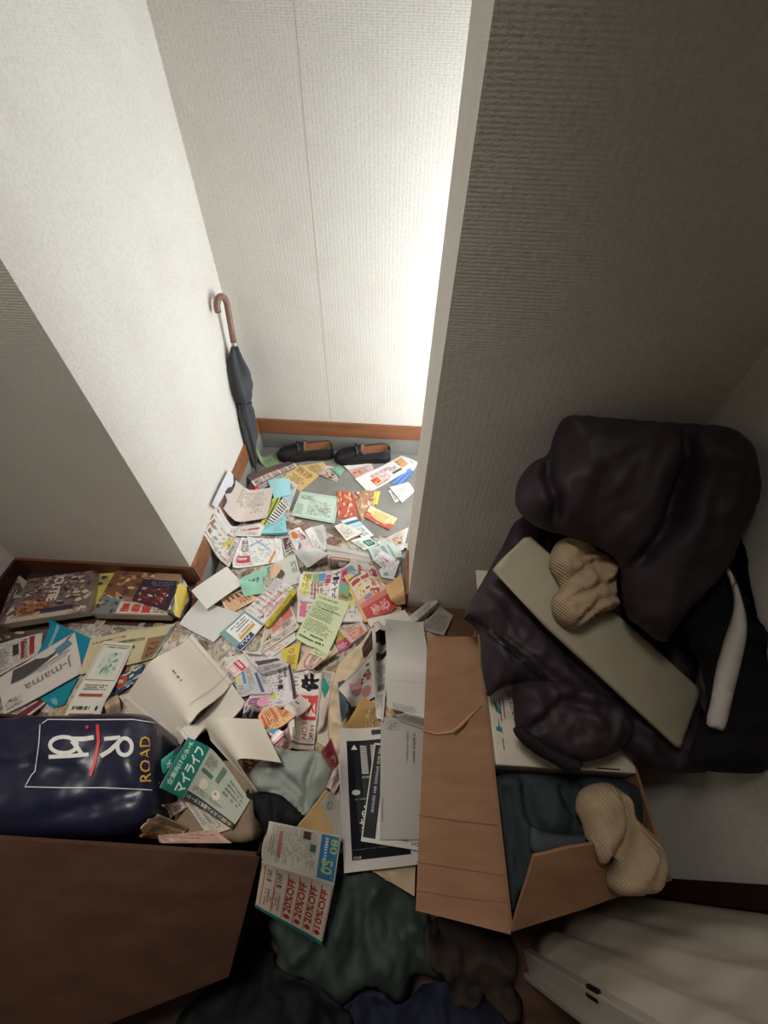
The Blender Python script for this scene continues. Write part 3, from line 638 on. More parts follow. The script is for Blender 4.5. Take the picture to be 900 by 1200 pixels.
# ------------------------------------------------------------------ accordion door hanging in the side doorway
ad = empty('accordion_door', (.45, -.10, 0)); tag(ad, 'pale patterned vinyl accordion door bunched in the side doorway', 'door')
path = [(.598,-.034),(.54,-.038),(.495,-.046),(.470,-.066),(.445,-.064),(.425,-.074),(.405,-.098),(.385,-.098),(.366,-.104),(.348,-.130)]
pp = [np.array(p) for p in path]; fine = []
for i in range(len(pp)-1):
    for q in range(4):
        t = q/4; p0, p1, p2, p3 = pp[max(i-1, 0)], pp[i], pp[i+1], pp[min(i+2, len(pp)-1)]
        fine.append(.5*((2*p1)+(-p0+p2)*t+(2*p0-5*p1+4*p2-p3)*t*t+(-p0+3*p1-3*p2+p3)*t**3))
fine.append(pp[-1]); nz = 26; vs = []; fs = []
for j in range(nz+1):
    z = .012+1.93*j/nz
    for i, p in enumerate(fine):
        wob = .006*math.sin(z*5+i*.5)*math.sin(math.pi*i/(len(fine)-1)); vs.append((p[0]+wob*.4, p[1]+wob, z))
nf = len(fine)
for j in range(nz):
    for i in range(nf-1): fs.append((j*nf+i, j*nf+i+1, (j+1)*nf+i+1, (j+1)*nf+i))
cur = loc(mesh_obj('folds', vs, fs, 'vinyldoor', smooth=True), ad); sd = cur.modifiers.new('s', 'SOLIDIFY'); sd.thickness = .002; sd.offset = 0
def rotbox(name, cx, cy, z0, z1, w, d, ang, mat, bevel=.002):
    o = box(name, (-w/2, -d/2, z0), (w/2, d/2, z1), mat, bevel=bevel); o.location = (cx, cy, 0); o.rotation_euler.z = ang; bpy.context.view_layer.update(); mw = o.matrix_world.copy(); o.parent = ad; o.matrix_parent_inverse = Matrix.Translation(ad.location).inverted(); return o
ang = math.atan2(-.05, .012)
rotbox('closing_post', .350, -.150, .006, 1.95, .046, .022, ang, 'rail')
rotbox('post_bead', .345, -.164, .006, 1.95, .010, .032, ang, 'rail'); rotbox('post_bead', .352, -.132, .006, 1.95, .006, .028, ang, 'rail')
for pz in (1159, 1169):
    q = atx(696, pz, .338); loc(rotbox('latch_slot', q[0]-.001, q[1], q[2]-.02, q[2]+.02, .004, .006, ang, 'slot', 0), ad)

# ------------------------------------------------------------------ dark clothes on the floor in front
garment('dark_green_jacket', 'dark green nylon jacket crumpled on the floor under the coupon booklet', [(395,1000),(440,1008),(470,1036),(498,1062),(512,1108),(538,1122),(520,1150),(486,1142),(470,1176),(430,1158),(396,1182),(360,1152),(318,1150),(326,1112),(312,1080),(345,1058),(370,1020)], (.0, -.10, .09), (0, 0, 1), .06, .08, .10, 'darkgreen', step=.009, crisp=.035, wr=.022, wf=10, seed=31, folds=[([(420,1020),(430,1080),(410,1130)], .03, .02), ([(460,1050),(450,1110)], .02, .02)])
garment('navy_sweater', 'navy knit sweater on the floor beyond the dark green jacket', [(396,1176),(440,1150),(470,1166),(520,1142),(560,1168),(592,1166),(612,1200),(590,1260),(520,1290),(440,1280),(390,1230)], (.05, -.30, .05), (0, 0, 1), .05, .05, .07, cloth('navy_knit', (26, 30, 48), (36, 40, 60)), rest=True, step=.01, crisp=.03, wr=.014, wf=12, seed=33)
garment('brown_scarf', 'dark brown scarf crumpled on the floor below the box flap', [(494,1078),(540,1076),(575,1092),(598,1098),(608,1126),(600,1150),(612,1176),(590,1192),(566,1168),(530,1172),(516,1140),(496,1118)], (.18, -.15, .03), (0, 0, 1), .04, .03, .05, cloth('brown_knit', (58, 48, 42), (60, 50, 44)), rest=True, step=.009, crisp=.03, wr=.014, wf=14, seed=35)
garment('black_trousers', 'black trousers lying on the floor beside the dark brown box flap', [(205,1200),(240,1160),(272,1120),(300,1090),(318,1110),(350,1128),(392,1150),(420,1190),(440,1260),(330,1320),(200,1280)], (-.15, -.28, .03), (0, 0, 1), .04, .03, .05, 'bagblack', rest=True, step=.01, crisp=.03, wr=.012, wf=10, seed=37)

# ------------------------------------------------------------------ carton of bags and leaflets by the entry
LX0, LX1, LY0, LY1, LZ = -1.02, -.187, -.006, .225, .35
lb = empty('storage_carton', (-.6, .11, 0)); tag(lb, 'dark brown cardboard carton holding the navy bag, its near flap folded out', 'box')
for nm, a, b in (('end_panel', (LX0, LY0, 0), (LX1, LY0+.006, LZ)), ('end_panel', (LX0, LY1-.006, 0), (LX1-.05, LY1, .16)), ('side_panel', (LX0, LY0+.006, 0), (LX0+.006, LY1-.006, .30)), ('bottom_panel', (LX0+.006, LY0+.006, 0), (LX1-.006, LY1-.006, .006))):
    loc(box(nm, a, b, 'darkcard'), lb)
pr_ = [(LY0+.006, 0), (LY1-.03, 0), (LY1-.03, .17), (.055, .20), (.022, .31), (LY0+.006, LZ)]
v = [(LX1-.006, y, z) for y, z in pr_]+[(LX1, y, z) for y, z in pr_]
loc(mesh_obj('side_panel', v, [tuple(range(6))[::-1], tuple(range(6, 12))]+[(k, (k+1) % 6, 6+(k+1) % 6, 6+k) for k in range(6)], 'darkcard'), lb)
loc(panel('flap', [(LX1, LY0, LZ+.001), (LX0, LY0, LZ+.001), (LX0, -.42, .22), tuple(atz(268, 1145, .235))], .005, 'darkcard', nu=14, nv=6, wave=.003), lb)
TOP0 = TOP.copy()
TOP[(GX > -.52) & (GX < -.20) & (GY > .0) & (GY < .20)] = .27
TOP[(GX > -.30) & (GX < -.19) & (GY > .05) & (GY < .26)] = np.maximum(TOP[(GX > -.30) & (GX < -.19) & (GY > .05) & (GY < .26)], .22)
for (ya, za), (yb, zb) in zip(pr_[1:-1], pr_[2:]): rim((LX1-.003, ya, za), (LX1-.003, yb, zb))
rim((LX1, LY0, LZ), (LX0, LY0, LZ), 400)
nb = soft('plastic_bag', [(-90,848),(-30,844),(30,840),(90,838),(140,836),(170,838),(182,846),(187,870),(188,910),(184,945),(172,966),(150,976),(120,980),(60,981),(-30,981),(-90,974)], (-.55, .10, .325), (0, 0, 1), .050, .315, .055, 'navybag', step=.009, crisp=.003, wr=.008, wf=12, seed=41, folds=[([(10,975),(90,955),(180,930)], .008, .010), ([(0,905),(60,900),(110,912)], .006, .008), ([(20,860),(40,885)], .006, .008)])
tag(nb.o, 'glossy navy plastic bag with a white logo and yellow lettering, packed full', 'bag')
wink = newmat('white_ink', .5, (206, 206, 204)); rink = newmat('red_ink', .5, (204, 46, 54)); yink = newmat('yellow_ink', .5, (206, 160, 60))
def el(cx, cy, rx, ry, n=16): return [(cx+rx*math.cos(2*math.pi*k/n), cy+ry*math.sin(2*math.pi*k/n)) for k in range(n)]
lg = empty('logo', nb.o.location); lg.parent = nb.o
bh = lambda x, y: nb.hit(x, y, .002)
for ln, wd, cl in ((el(74.5, 873, 16, 9.5), 4.6, True), ([(84,866),(98,866),(110,864)], 5.5, False), ([(84,868),(92,878),(97,886)], 5, False), ([(57,887),(80,886),(104,884)], 4.6, False),
                   (el(146, 875, 8.5, 10), 4.6, True), ([(122,866),(132,865),(141,864)], 4.6, False), ([(118,886),(128,880),(137,872),(142,866)], 5.2, False)):
    strip('logo_stroke', bh, ln, wd, wink, lg, closed=cl)
strip('logo_slash', lambda x, y: nb.hit(x, y, .003), [(114,849),(115.5,869),(111,893),(105.5,909)], 3.6, rink, lg)
mesh_obj('logo_dot', [nb.hit(x, y, .003) for x, y in el(102, 852, 2, 2, 10)], [tuple(range(10))[::-1]], rink, lg)
strip('border_line', bh, [(47,849),(45.5,871),(41,904),(37,908),(29,922),(75,923),(120,923),(165,925),(182,926)], 1.1, wink, nb.o)
strip('border_line', bh, [(49,848),(56,843),(100,843.5),(155,843),(182,847)], 1.1, wink, nb.o)
lay_text('lettering', bh, 'ROAD', (177, 916), (-.5, -53), (-13, 0), yink, nb.o, .004)
lay_text('lettering', bh, 'R', (187, 918), (-.3, -9), (-6, 0), yink, nb.o, .004)
strip('lettering', bh, [(185,905),(185.5,880),(184.5,856)], 1.4, newmat('pale_yellow_ink', .5, (150, 130, 84)), nb.o)

# ------------------------------------------------------------------ umbrella in the entry corner
um = empty('umbrella', tuple(atz(301, 556, ZG+.004))); tag(um, 'furled dark grey umbrella with a curved brown handle standing in the entry corner', 'umbrella')
tip = atz(300, 554, ZG+.006); hb = atx(273, 397, -.628); axd = (hb-tip); Lu = np.linalg.norm(axd); axd = axd/Lu
e1 = np.cross(axd, [0, 1, 0]); e1 /= np.linalg.norm(e1); e2 = np.cross(axd, e1)
vs, fs = [], []; ns, nr = 28, 40
for j in range(nr+1):
    t = j/nr; s = .05+.90*t
    r0 = np.interp(t, [0, .08, .3, .52, .58, .60, .64, .74, .84, .93, 1.0], [.007, .014, .025, .031, .024, .027, .036, .044, .037, .024, .013])
    for k in range(ns):
        a = 2*math.pi*k/ns; fl_ = 1+.22*math.sin(5*a+t*7)+.16*math.sin(3*a-t*9+1)+.08*math.sin(9*a+t*23)+(.30*max(0, math.cos(a-.4))**6 if .66 < t < .86 else 0)
        c = tip+axd*Lu*s; vs.append(c+(e1*math.cos(a)+e2*math.sin(a))*r0*fl_)
for j in range(nr):
    for k in range(ns): k2 = (k+1) % ns; fs.append((j*ns+k, j*ns+k2, (j+1)*ns+k2, (j+1)*ns+k))
fs.append(tuple(range(ns))[::-1]); fs.append(tuple(nr*ns+k for k in range(ns)))
loc(mesh_obj('canopy', vs, fs, 'umbrella', smooth=True), um)
loc(tube('strap', [tip+axd*Lu*.575+(e1*math.cos(a)+e2*math.sin(a))*.030 for a in np.linspace(0, 6.283, 20)], .004, 'umbrella', sides=6), um)
loc(tube('ferrule', [tip, tip+axd*.02, tip+axd*Lu*.07], [.003, .004, .006], 'metal', sides=8), um)
loc(tube('collar', [tip+axd*Lu*.945, tip+axd*Lu*.985], [.010, .010], 'metal', sides=12), um)
ht = atx(263, 350, -.630); hd = axd
hk = [tip+axd*Lu*.98, tip+axd*Lu*1.06, tip+axd*Lu*1.13, tip+axd*Lu*1.19]
cc = hk[-1]; side = np.array([-.25, -.97, 0]); side /= np.linalg.norm(side); side = side-axd*np.dot(side, axd); side /= np.linalg.norm(side); rr_ = .030
for a in np.linspace(.25, 3.5, 12): hk.append(cc+side*rr_*(1-math.cos(a))+axd*rr_*1.1*math.sin(a))
loc(tube('handle', hk, [.0115]*len(hk), 'handle', sides=12), um)

# ------------------------------------------------------------------ loafers by the back wall
def loafer(name, label, heel, toe):
    heel, toe = np.array(heel), np.array(toe); L = np.linalg.norm(toe-heel); dx = (toe-heel)/L; dy = np.cross([0, 0, 1], dx)
    root = empty(name, tuple((heel+toe)/2)); tag(root, label, 'shoe', 'black loafers by the back wall')
    def pt(s, y, z): return heel+dx*L*s+dy*y+np.array([0, 0, z])
    st = np.linspace(0, 1, 30)
    wd = np.interp(st, [0, .03, .1, .25, .45, .7, .86, .95, .985, 1], [.012, .024, .033, .034, .034, .046, .043, .030, .017, .004])
    ht = np.interp(st, [0, .05, .2, .45, .5, .56, .7, .85, .95, 1], [.070, .074, .068, .060, .072, .076, .060, .048, .040, .024])
    vs, fs, mi = [], [], []; npt = 13; zs = .018
    for i, s in enumerate(st):
        w_, h_ = wd[i], ht[i]; openp = s < .52 and s > .02
        for k in range(npt):
            q = k/(npt-1)
            if openp:
                yy = [-1, -1.03, -1.0, -.9, -.82, -.78, 0, .78, .82, .9, 1.0, 1.03, 1][k]*w_; zz = [zs, .6*(h_-zs)+zs, .9*h_, h_, h_-.003, zs+.008, zs+.006, zs+.008, h_-.003, h_, .9*h_, .6*(h_-zs)+zs, zs][k]
            else:
                a = math.pi*(1-q); yy = w_*math.copysign(abs(math.cos(a))**.75, math.cos(a)); zz = zs+(h_-zs)*math.sin(a)**.7
            vs.append(pt(s, yy, zz))
    for i in range(len(st)-1):
        for k in range(npt-1): fs.append((i*npt+k, i*npt+k+1, (i+1)*npt+k+1, (i+1)*npt+k)); mi.append(1 if (.02 < st[i] and st[i+1] < .54 and 4 <= k <= 7) else 0)
    up_ = mesh_obj('upper', vs, fs, 'shoe', smooth=True); up_.data.materials.append(MAT['insole'])
    up_.data.polygons.foreach_set('material_index', mi); loc(up_, root)
    vs, fs = [], []; n = len(st)
    for lvl in (0, .018):
        for s_, sg in ((st, 1), (st[::-1], -1)):
            for s in s_: w_ = np.interp(s, st, wd)+.004; vs.append(pt(-.01+1.025*s, sg*w_, lvl))
    m2 = 2*n; fs = [tuple(range(m2)), tuple(range(m2, 2*m2))[::-1]]+[(k, (k+1) % m2, m2+(k+1) % m2, m2+k) for k in range(m2)]
    o = mesh_obj('sole', vs, fs, 'sole'); bm = bmesh.new(); bm.from_mesh(o.data); bmesh.ops.recalc_face_normals(bm, faces=bm.faces); bm.to_mesh(o.data); bm.free(); loc(o, root)
    ys = np.linspace(-1, 1, 9); loc(tube('strap', [pt(.60, y*.040, .018+.060*math.cos(y*1.25)**.6) for y in ys], .006, 'shoe', sides=6), root)
    loc(tube('bow', [pt(.62, -.018, .078), pt(.615, 0, .084), pt(.62, .018, .078)], [.005, .004, .005], 'shoe', sides=6), root)
loafer('loafer', 'black leather loafer with a bow, next to the umbrella side', (-.296, 1.522, ZG+.002), (-.566, 1.492, ZG+.002))
loafer('loafer', 'black leather loafer with a bow, on the doorway side of the pair', (-.010, 1.522, ZG+.002), (-.282, 1.494, ZG+.002))


# ------------------------------------------------------------------ the mail: every sheet lies on what is already there
FOOD = [(196,70,46),(214,120,66),(238,214,170),(140,60,40),(232,186,90),(206,92,60)]; DARKP = [(60,48,46),(120,90,76),(170,140,120),(90,60,54),(200,180,165)]
MANGA = [(74,56,58),(150,128,120),(190,176,160),(110,80,80),(60,50,60),(176,140,110)]
W0, W1, WN = (226,224,220), (214,210,203), (206,203,197)   # white, off-white, newsprint
K, GR, RED, NAVY, TEALC = (52,50,52), (128,124,122), (198,62,58), (52,76,112), (24,138,120)

# --- on the entry floor
S('card', 'pale green folded card beside the toe of a loafer at the umbrella', ((303,539),(322,531),(327,543),(312,549)), (146,168,124), R(.08,.1,.92,.9,(132,158,110))+G(.2,.3,.8,.7,2,6,(96,128,84)), bow=.002)
S('flyer', 'dark brown flyer with a row of portrait photos by the umbrella tip', ((290,558),(342,540),(353,551),(303,576)), W1, R(0,0,1,.32,(96,74,68))+sum((P(.04+.19*k,.33,.20+.19*k,.66,(182,150,136),DARKP,7) for k in range(5)),[])+R(0,.67,1,.73,(80,64,62))+G(.03,.76,.97,.98,3,22,K))
S('receipt', 'crumpled tan paper slip with brown print under the loafers', ((353,547),(379,542),(386,550),(372,559)), (216,186,132), G(.1,.15,.9,.85,4,9,(150,112,70)), crumple=.006)
S('letter', 'tan sheet with brown typed lines beside the portrait flyer', ((352,545),(374,558),(352,576),(331,562)), (214,182,122), G(.12,.1,.9,.4,3,9,(110,80,52))+G(.1,.5,.9,.9,4,10,(150,112,74)), bow=.004)
S('flyer', 'small flyer with dark portrait photos touching the mint card', ((372,556),(383,546),(397,548),(395,565)), (222,206,198), P(.02,.02,.6,.98,(196,166,150),DARKP,10)+G(.62,.2,.95,.9,4,4,K))
S('card', 'mint green crumpled card on the concrete in front of the loafers', ((387,550),(397,546),(404,551),(399,560)), (112,166,138), R(.1,.1,.9,.9,(124,176,148))+C(.5,.5,.3,.3,(140,186,160)), crumple=.003)
S('flyer', 'pink flyer with a white band touching the loafer sole', ((403,547),(435,542),(438,550),(418,561)), (226,194,188), R(0,0,1,.3,(224,220,212))+G(.1,.4,.95,.9,5,12,(190,110,104))+P(.05,.55,.4,.98,(216,150,110),FOOD,6), crumple=.0015)
S('envelope', 'white window envelope behind the other envelopes at the partition', ((470,534),(490,542),(482,557),(460,547)), W0, G(.6,.1,.9,.3,1,4,GR)+FR(.05,.08,.95,.92,(206,206,206)))
S('envelope', 'white envelope with an orange panel under the red-print envelope', ((452,544),(469,535),(483,548),(466,560)), W0, R(.42,.12,.98,.72,(218,164,104))+G(.5,.2,.7,.5,2,3,K), bow=.004)
S('flyer', 'blue striped flyer poking out from under the white envelopes', ((457,566),(480,549),(485,553),(470,572)), (82,126,190), R(0,.15,1,.35,(112,150,206))+R(0,.55,1,.75,(112,150,206)), bow=.003)
S('paper', 'small torn white slip with black print beside the crumpled paper', ((455,575),(466,570),(471,586),(463,589)), W0, G(.1,.2,.9,.9,4,5,K))
S('paper', 'crumpled white paper on the concrete below the blue flyer', ((456,572),(478,566),(486,576),(471,590)), W0, G(.2,.3,.8,.7,3,8,(170,170,168)), crumple=.010)
S('envelope', 'large white envelope with red print and an orange square on the concrete', ((416,562),(460,541),(476,553),(432,578)), W0, R(.24,.44,.42,.80,(226,120,50))+P(.25,.46,.41,.78,(222,96,46),[(240,170,70),(200,60,40)],5)+G(.30,.20,.92,.40,2,20,RED)+G(.45,.44,.72,.86,4,8,(216,110,104))+G(.74,.36,.96,.60,3,6,K)+R(.74,.64,.98,.78,(96,98,106))+G(.24,.84,.6,.95,1,10,RED), t=.004)
S('letter', 'mint green printed letter lying flat on the bare concrete', ((352,576),(398,583),(392,614),(341,604)), (198,216,200), FR(.03,.05,.97,.96,(150,180,160),.012)+G(.08,.12,.5,.3,3,14,(108,136,118))+G(.3,.3,.95,.85,9,24,(124,140,130),.5)+G(.6,.5,.9,.7,3,8,(190,130,120))+G(.06,.5,.26,.9,5,6,(130,160,142)), bow=.004, crumple=.002)
S('flyer', 'red fried chicken menu flyer on the concrete', ((395,575),(414,577),(419,607),(396,608)), (216,110,86), P(.02,.02,.98,.98,(206,92,70),FOOD,26), mat='gloss', bow=.005)
S('pouch', 'clear printed noodle pouch beside the fried chicken flyer', ((412,577),(437,575),(440,592),(424,613)), (196,160,140), P(.02,.02,.98,.98,(186,140,116),FOOD+[(220,210,205)],22), mat='film', crumple=.008)
S('strip', 'yellow paper strip at the edge of the noodle pouch', ((439,576),(446,576),(442,592),(437,590)), (220,206,96), G(.2,.1,.8,.9,4,3,(150,130,50)), cat='paper')
S('flyer', 'pizza flyer with a round pizza on a red ground', ((434,593),(466,608),(456,622),(427,606)), (206,84,62), P(.0,.6,1,1,(206,84,62),FOOD,12)+R(0,0,1,.55,(232,214,150))+C(.52,.46,.40,.34,(222,190,120),2.2)+C(.52,.46,.33,.27,(240,222,178),2.4)+[x for x in P(.3,.3,.75,.62,(240,222,178),[(206,110,70),(226,180,90)],7,2.6)], mat='gloss', t=.003)
# booklet stack against the entry baseboard
S('booklet', 'white booklet with thin orange border and pages fanned open at the step', ((245,645,-.035),(263,628,-.04),(284,632),(268,664,-.03)), W1, FR(.10,.10,.95,.95,(186,120,70),.02)+P(.45,.35,.95,.62,(196,180,90),[(170,150,60),(220,206,140),(120,110,60)],6)+G(.3,.7,.9,.88,3,8,K), t=.006, edge=(206,200,190))
S('flyer', 'white flyer with a red block under the street map', ((283,630),(293,631),(299,664),(274,667)), W0, R(.1,.62,.8,.86,(206,70,76))+G(.2,.1,.9,.5,5,5,K)+G(.15,.66,.7,.8,1,6,W0), bow=.003)
S('map', 'white street map sheet with blue lines and an orange corner stripe', ((290,630),(322,632),(325,659),(297,664)), W0, G(.05,.05,.95,.9,9,16,(140,160,180),.35)+PG([(.05,.3),(.5,.06),(.53,.1),(.08,.34)],(150,170,200))+PG([(.3,.05),(.8,.5),(.77,.53),(.27,.08)],(160,176,200))+PG([(.62,.95),(.95,.5),(.99,.6),(.72,1)],(228,140,70)))
S('paper', 'plain white narrow sheet tucked beside the street map', ((322,631),(330,632),(333,657),(325,659)), W0, G(.2,.2,.8,.8,4,4,GR,.4))
S('flyer', 'small flyer with a dark photo between the map and the orange-dot flyer', ((330,631),(340,628),(347,643),(334,651)), (206,198,194), P(.1,.05,.8,.75,(90,72,74),DARKP,8)+G(.1,.8,.9,.98,1,6,K))
S('paper', 'folded white sheet at the foot of the booklet stack by the baseboard', ((262,620,-.045),(281,617),(277,630),(261,628,-.045)), W1, G(.5,.2,.95,.8,2,6,(200,130,130)), t=.003)
S('leaflet', 'cyan leaflet with a dark teal edge in the booklet stack', ((311,614),(333,598),(337,627),(305,627)), (150,206,214), R(0,.93,1,1,(40,128,130))+PG([(.1,.45),(.9,.25),(.9,.4),(.1,.62)],(128,190,202))+G(.5,.5,.9,.85,4,8,(100,150,160),.4), t=.003)
S('flyer', 'white flyer with small red lettering lapping the booklet stack', ((281,618),(313,611),(305,629),(275,628)), W0, G(.08,.3,.95,.6,1,16,RED)+G(.5,.68,.95,.92,2,8,(190,150,120)), bow=.003)
S('flyer', 'white flyer with curved edge beside the cyan paper', ((339,563),(349,568),(339,600),(327,594)), W1, R(.0,.4,1,.7,(178,206,214))+G(.2,.1,.8,.3,2,4,K)+G(.2,.75,.9,.95,2,5,GR), bow=.01)
S('paper', 'bright cyan sheet sticking out behind the open statement booklet', ((314,563),(340,561),(341,580),(322,586)), (160,214,222), (), crumple=.003)
S('leaflet', 'yellow-green striped leaflet inside the booklet stack', ((320,585),(329,584),(312,617),(306,613)), (202,206,92), R(.55,.0,.8,1,(90,104,60))+G(.1,.1,.5,.9,8,2,K))
S('statement', 'white slip with black barcode-like bars leaning on the booklet stack', ((330,587),(338,595),(321,614),(313,611)), W0, sum((R(.05,.06+.12*k,.95,.11+.12*k,K,1) for k in range(8)),[]), cat='paper')
S('card', 'tiny red card corner behind the open statement booklet', ((297,573),(304,572),(305,577),(298,578)), (222,44,62), R(.2,.3,.8,.6,(240,120,120)), bow=0)
S('flyer', 'white flyer with an orange dot and purple band in the entry', ((338,624),(351,618),(375,647),(349,651)), W0, C(.3,.22,.2,.16,(226,120,50))+G(.5,.1,.95,.5,4,5,RED)+PG([(.15,.75),(.8,.25),(.9,.4),(.3,.95)],(120,98,128))+R(.4,.6,.9,.95,(226,184,186))+G(.25,.7,.8,.9,1,8,W0))
S('letter', 'white letter with scattered black stamps next to the orange-dot flyer', ((357,622),(365,618),(381,645),(371,648)), W0, G(.2,.3,.9,.9,6,5,K,.35))
S('letter', 'white folded letter standing up behind the crumpled grey paper', ((365,617,-.02),(379,614,-.01),(384,643),(380,647)), W0, G(.15,.15,.85,.8,8,7,(170,170,170),.6))
# open statement booklet propped on the baseboard: two leaves
bk = empty('statement_booklet', tuple(atz(285, 596, ZG+.03))); tag(bk, 'open statement booklet, one leaf propped on the entry baseboard', 'booklet')
for nm, q, c, pr in (('page', ((247,589,'w'),(267,548,'w'),(286,577,-.050),(266,613,-.050)), (222,222,226), R(.0,.62,1,.66,(96,92,100))+G(.1,.12,.9,.55,5,12,K,.35)+G(.05,.7,.95,.92,2,12,K,.5)+R(.0,.95,1,1,(70,62,76))),
                     ('page', ((285,576,-.046),(321,571),(313,607),(267,614,-.046)), (206,194,184), R(0,0,.05,1,(80,70,84))+G(.12,.12,.9,.6,6,18,(176,164,156),.7)+G(.5,.5,.85,.8,3,6,(150,140,136),.5))):
    o = S(nm, None, q, c, pr, t=.002, bow=.003); o['category'] = ''; del o['category']; loc(o, bk)
# right side of the entry, at the step
S('flyer', 'white flyer with a tan photo leaning on the partition end', ((441,636),(479,617,-.02),(473,645),(458,649)), W0, P(.35,.2,.85,.75,(226,206,176),[(206,150,90),(120,100,90),(190,140,110)],9)+G(.1,.5,.35,.9,4,4,GR))
S('leaflet', 'blue and white leaflet with a cyan bar by the receipts', ((399,611),(417,606),(438,628),(427,632)), (220,226,228), R(0,.12,1,.24,(64,128,160))+R(0,.3,1,.45,(170,212,224))+G(.1,.5,.9,.9,5,8,GR))
S('receipt_bundle', 'bundle of small white receipts with brown edges near the step', ((392,618),(401,614),(426,625),(406,635)), (226,222,212), G(.1,.1,.9,.9,5,9,(150,140,130),.6), t=.006, edge=(176,140,96), cat='receipt', bow=.008)
S('voucher', 'white voucher with a dark green label at the step', ((411,634),(431,628),(443,639),(427,645)), (222,226,220), R(.42,.35,.92,.88,(36,120,84))+T('かい',.5,.42,.86,.8,(220,236,226))+G(.05,.2,.38,.9,5,4,GR), cat='card')
S('receipt', 'pale mint receipt with grey bars curled at the partition end', ((431,643),(460,635),(472,653),(438,658)), (194,210,202), R(.45,.1,.6,.9,(140,160,150))+R(.7,.1,.78,.9,(150,168,160))+G(.1,.2,.4,.8,5,5,(130,150,140)), bow=.012)
S('paper', 'white sheets below the orange-figure flyer near the kraft bag', ((444,668),(460,660),(466,681),(447,677)), (216,220,222), R(.2,.5,.5,.8,(120,160,160)), t=.004)
S('flyer', 'white flyer with a grey and orange figure by the partition end', ((437,657),(448,646),(470,659),(464,679)), (222,220,224), P(.25,.15,.6,.6,(206,200,206),[(120,118,130),(226,120,90),(90,86,96)],8)+R(.0,.93,1,1,(70,70,76))+PG([(.85,.8),(.95,.8),(.9,.7)],K)+G(.1,.1,.25,.5,4,2,K))
S('newspaper', 'plastic-wrapped rolled newspaper with red headings at the step', [[(383,640),(432,652)],[(384,652,.035),(436,660,.035)],[(386,668),(437,668)]], (182,176,168), R(.05,.45,.5,.9,(206,196,188))+FR(.05,.45,.5,.9,(190,70,60),.03)+G(.1,.55,.45,.85,4,10,K)+R(.55,.5,.62,.95,(176,70,60))+G(.65,.5,.95,.95,6,8,(110,104,98))+R(0,.2,1,.26,(150,146,142)), mat='film', t=.01, crumple=.003)
S('paper', 'crumpled pale grey tissue-like sheet by the rolled newspaper', ((343,646),(372,644),(387,650),(360,668)), (206,205,206), (), crumple=.016)
S('card', 'small white card lying on the rolled newspaper', ((397,658),(416,662),(414,668),(397,664)), W0, R(.1,.6,.5,.75,GR), bow=0)
S('flyer', 'red flyer edge under the colourful newspaper advert', ((404,666),(424,661),(430,672),(408,676)), (206,92,66), R(.0,.5,1,.7,(230,190,160)), bow=.002)

# --- along the front of the left wall: books and packs
S('magazine', 'dim manga magazine with a rolled white edge at the far end of the row', ((12,691,.031),(22,674,.031),(34,683,.031),(-4,732,.031)), (120,96,92), P(.02,.02,.8,.98,(92,70,70),MANGA,20)+R(.82,0,1,1,(168,156,144)), t=.03, bow=0, lay=False, edge=(150,140,126))
S('book', 'white backed comic book behind the snack pouch at the baseboard', ((150,675,.031),(215,678,.031),(221,690,.031),(156,692,.031)), (206,200,190), G(.72,.3,.95,.8,2,3,K,.5), t=.03, bow=0, lay=False, edge=(190,180,164))
S('book', 'thick yellow-edged book under the manga magazine', ((100,673,.031),(136,671,.031),(133,702,.031),(102,716,.031)), (196,184,96), P(.1,.1,.8,.4,(170,160,90),MANGA,6), t=.03, bow=0, lay=False, edge=(200,190,150))
S('magazine', 'thick manga magazine with crowded cover art and white title letters', ((34,679,.062),(112,668,.062),(104,716,.062),(0,732,.062)), (136,114,108), P(.0,.0,1,1,(120,94,92),MANGA,60)+G(.02,.02,.98,.86,12,16,(52,42,46),.4)+G(.3,.1,.95,.6,7,10,(196,182,166),.3)+T('CUTIE',.42,.04,.55,.62,(212,202,186),1,.03,2.9)+R(.05,.9,.8,1,(176,164,150),2)+P(.1,.55,.5,.9,(150,96,66),[(170,100,60),(120,60,50),(190,150,100)],10,2)+R(.35,.78,.8,.88,(52,48,66),2.6)+G(.4,.8,.7,.86,1,8,(200,190,176)), t=.030, bow=0, lay=False, edge=(176,166,146), mat='gloss')
S('book', 'thick food comic book with large red characters on its cover', ((136,669,.064),(212,673,.064),(198,722,.064),(107,719,.064)), (150,116,96), P(.0,.0,.62,.6,(120,76,54),[(206,170,110),(150,70,50),(190,130,80),(90,50,44)],26)+P(0,.6,.35,1,(110,120,116),MANGA,12)+R(.30,.72,.98,.98,(196,186,172),2)+V('黒',.34,.74,.46,.96,(206,46,40),.05)+V('毒',.48,.74,.60,.96,(206,46,40),.05)+V('重',.62,.74,.74,.96,(206,46,40),.05)+G(.78,.74,.95,.95,3,5,(150,50,60)), t=.032, bow=0, lay=False, edge=(168,158,140), mat='gloss')
S('snack_pouch', 'shiny dark snack pouch with a bright yellow end lying on the comic book', [[(169,680),(196,682),(211,684),(222,692)],[(163,692),(190,696),(214,700),(225,706)],[(156,705),(186,713),(200,720),(215,728)]], (48,44,58), P(.05,.35,.52,.95,(70,46,50),[(196,120,110),(150,50,50),(214,190,180),(120,40,44)],16)+G(.15,.08,.6,.3,2,14,(110,106,120))+PG([(.66,0),(.95,0),(.9,.5),(.92,1),(.6,1),(.7,.6)],(222,190,60),1.4)+C(.86,.30,.06,.14,(206,120,60),2.4)+C(.86,.55,.07,.14,(190,180,190),2.5)+C(.84,.8,.06,.12,(90,90,150),2.4), mat='film', t=.010, crumple=.003, cat='pouch', jump=.12)
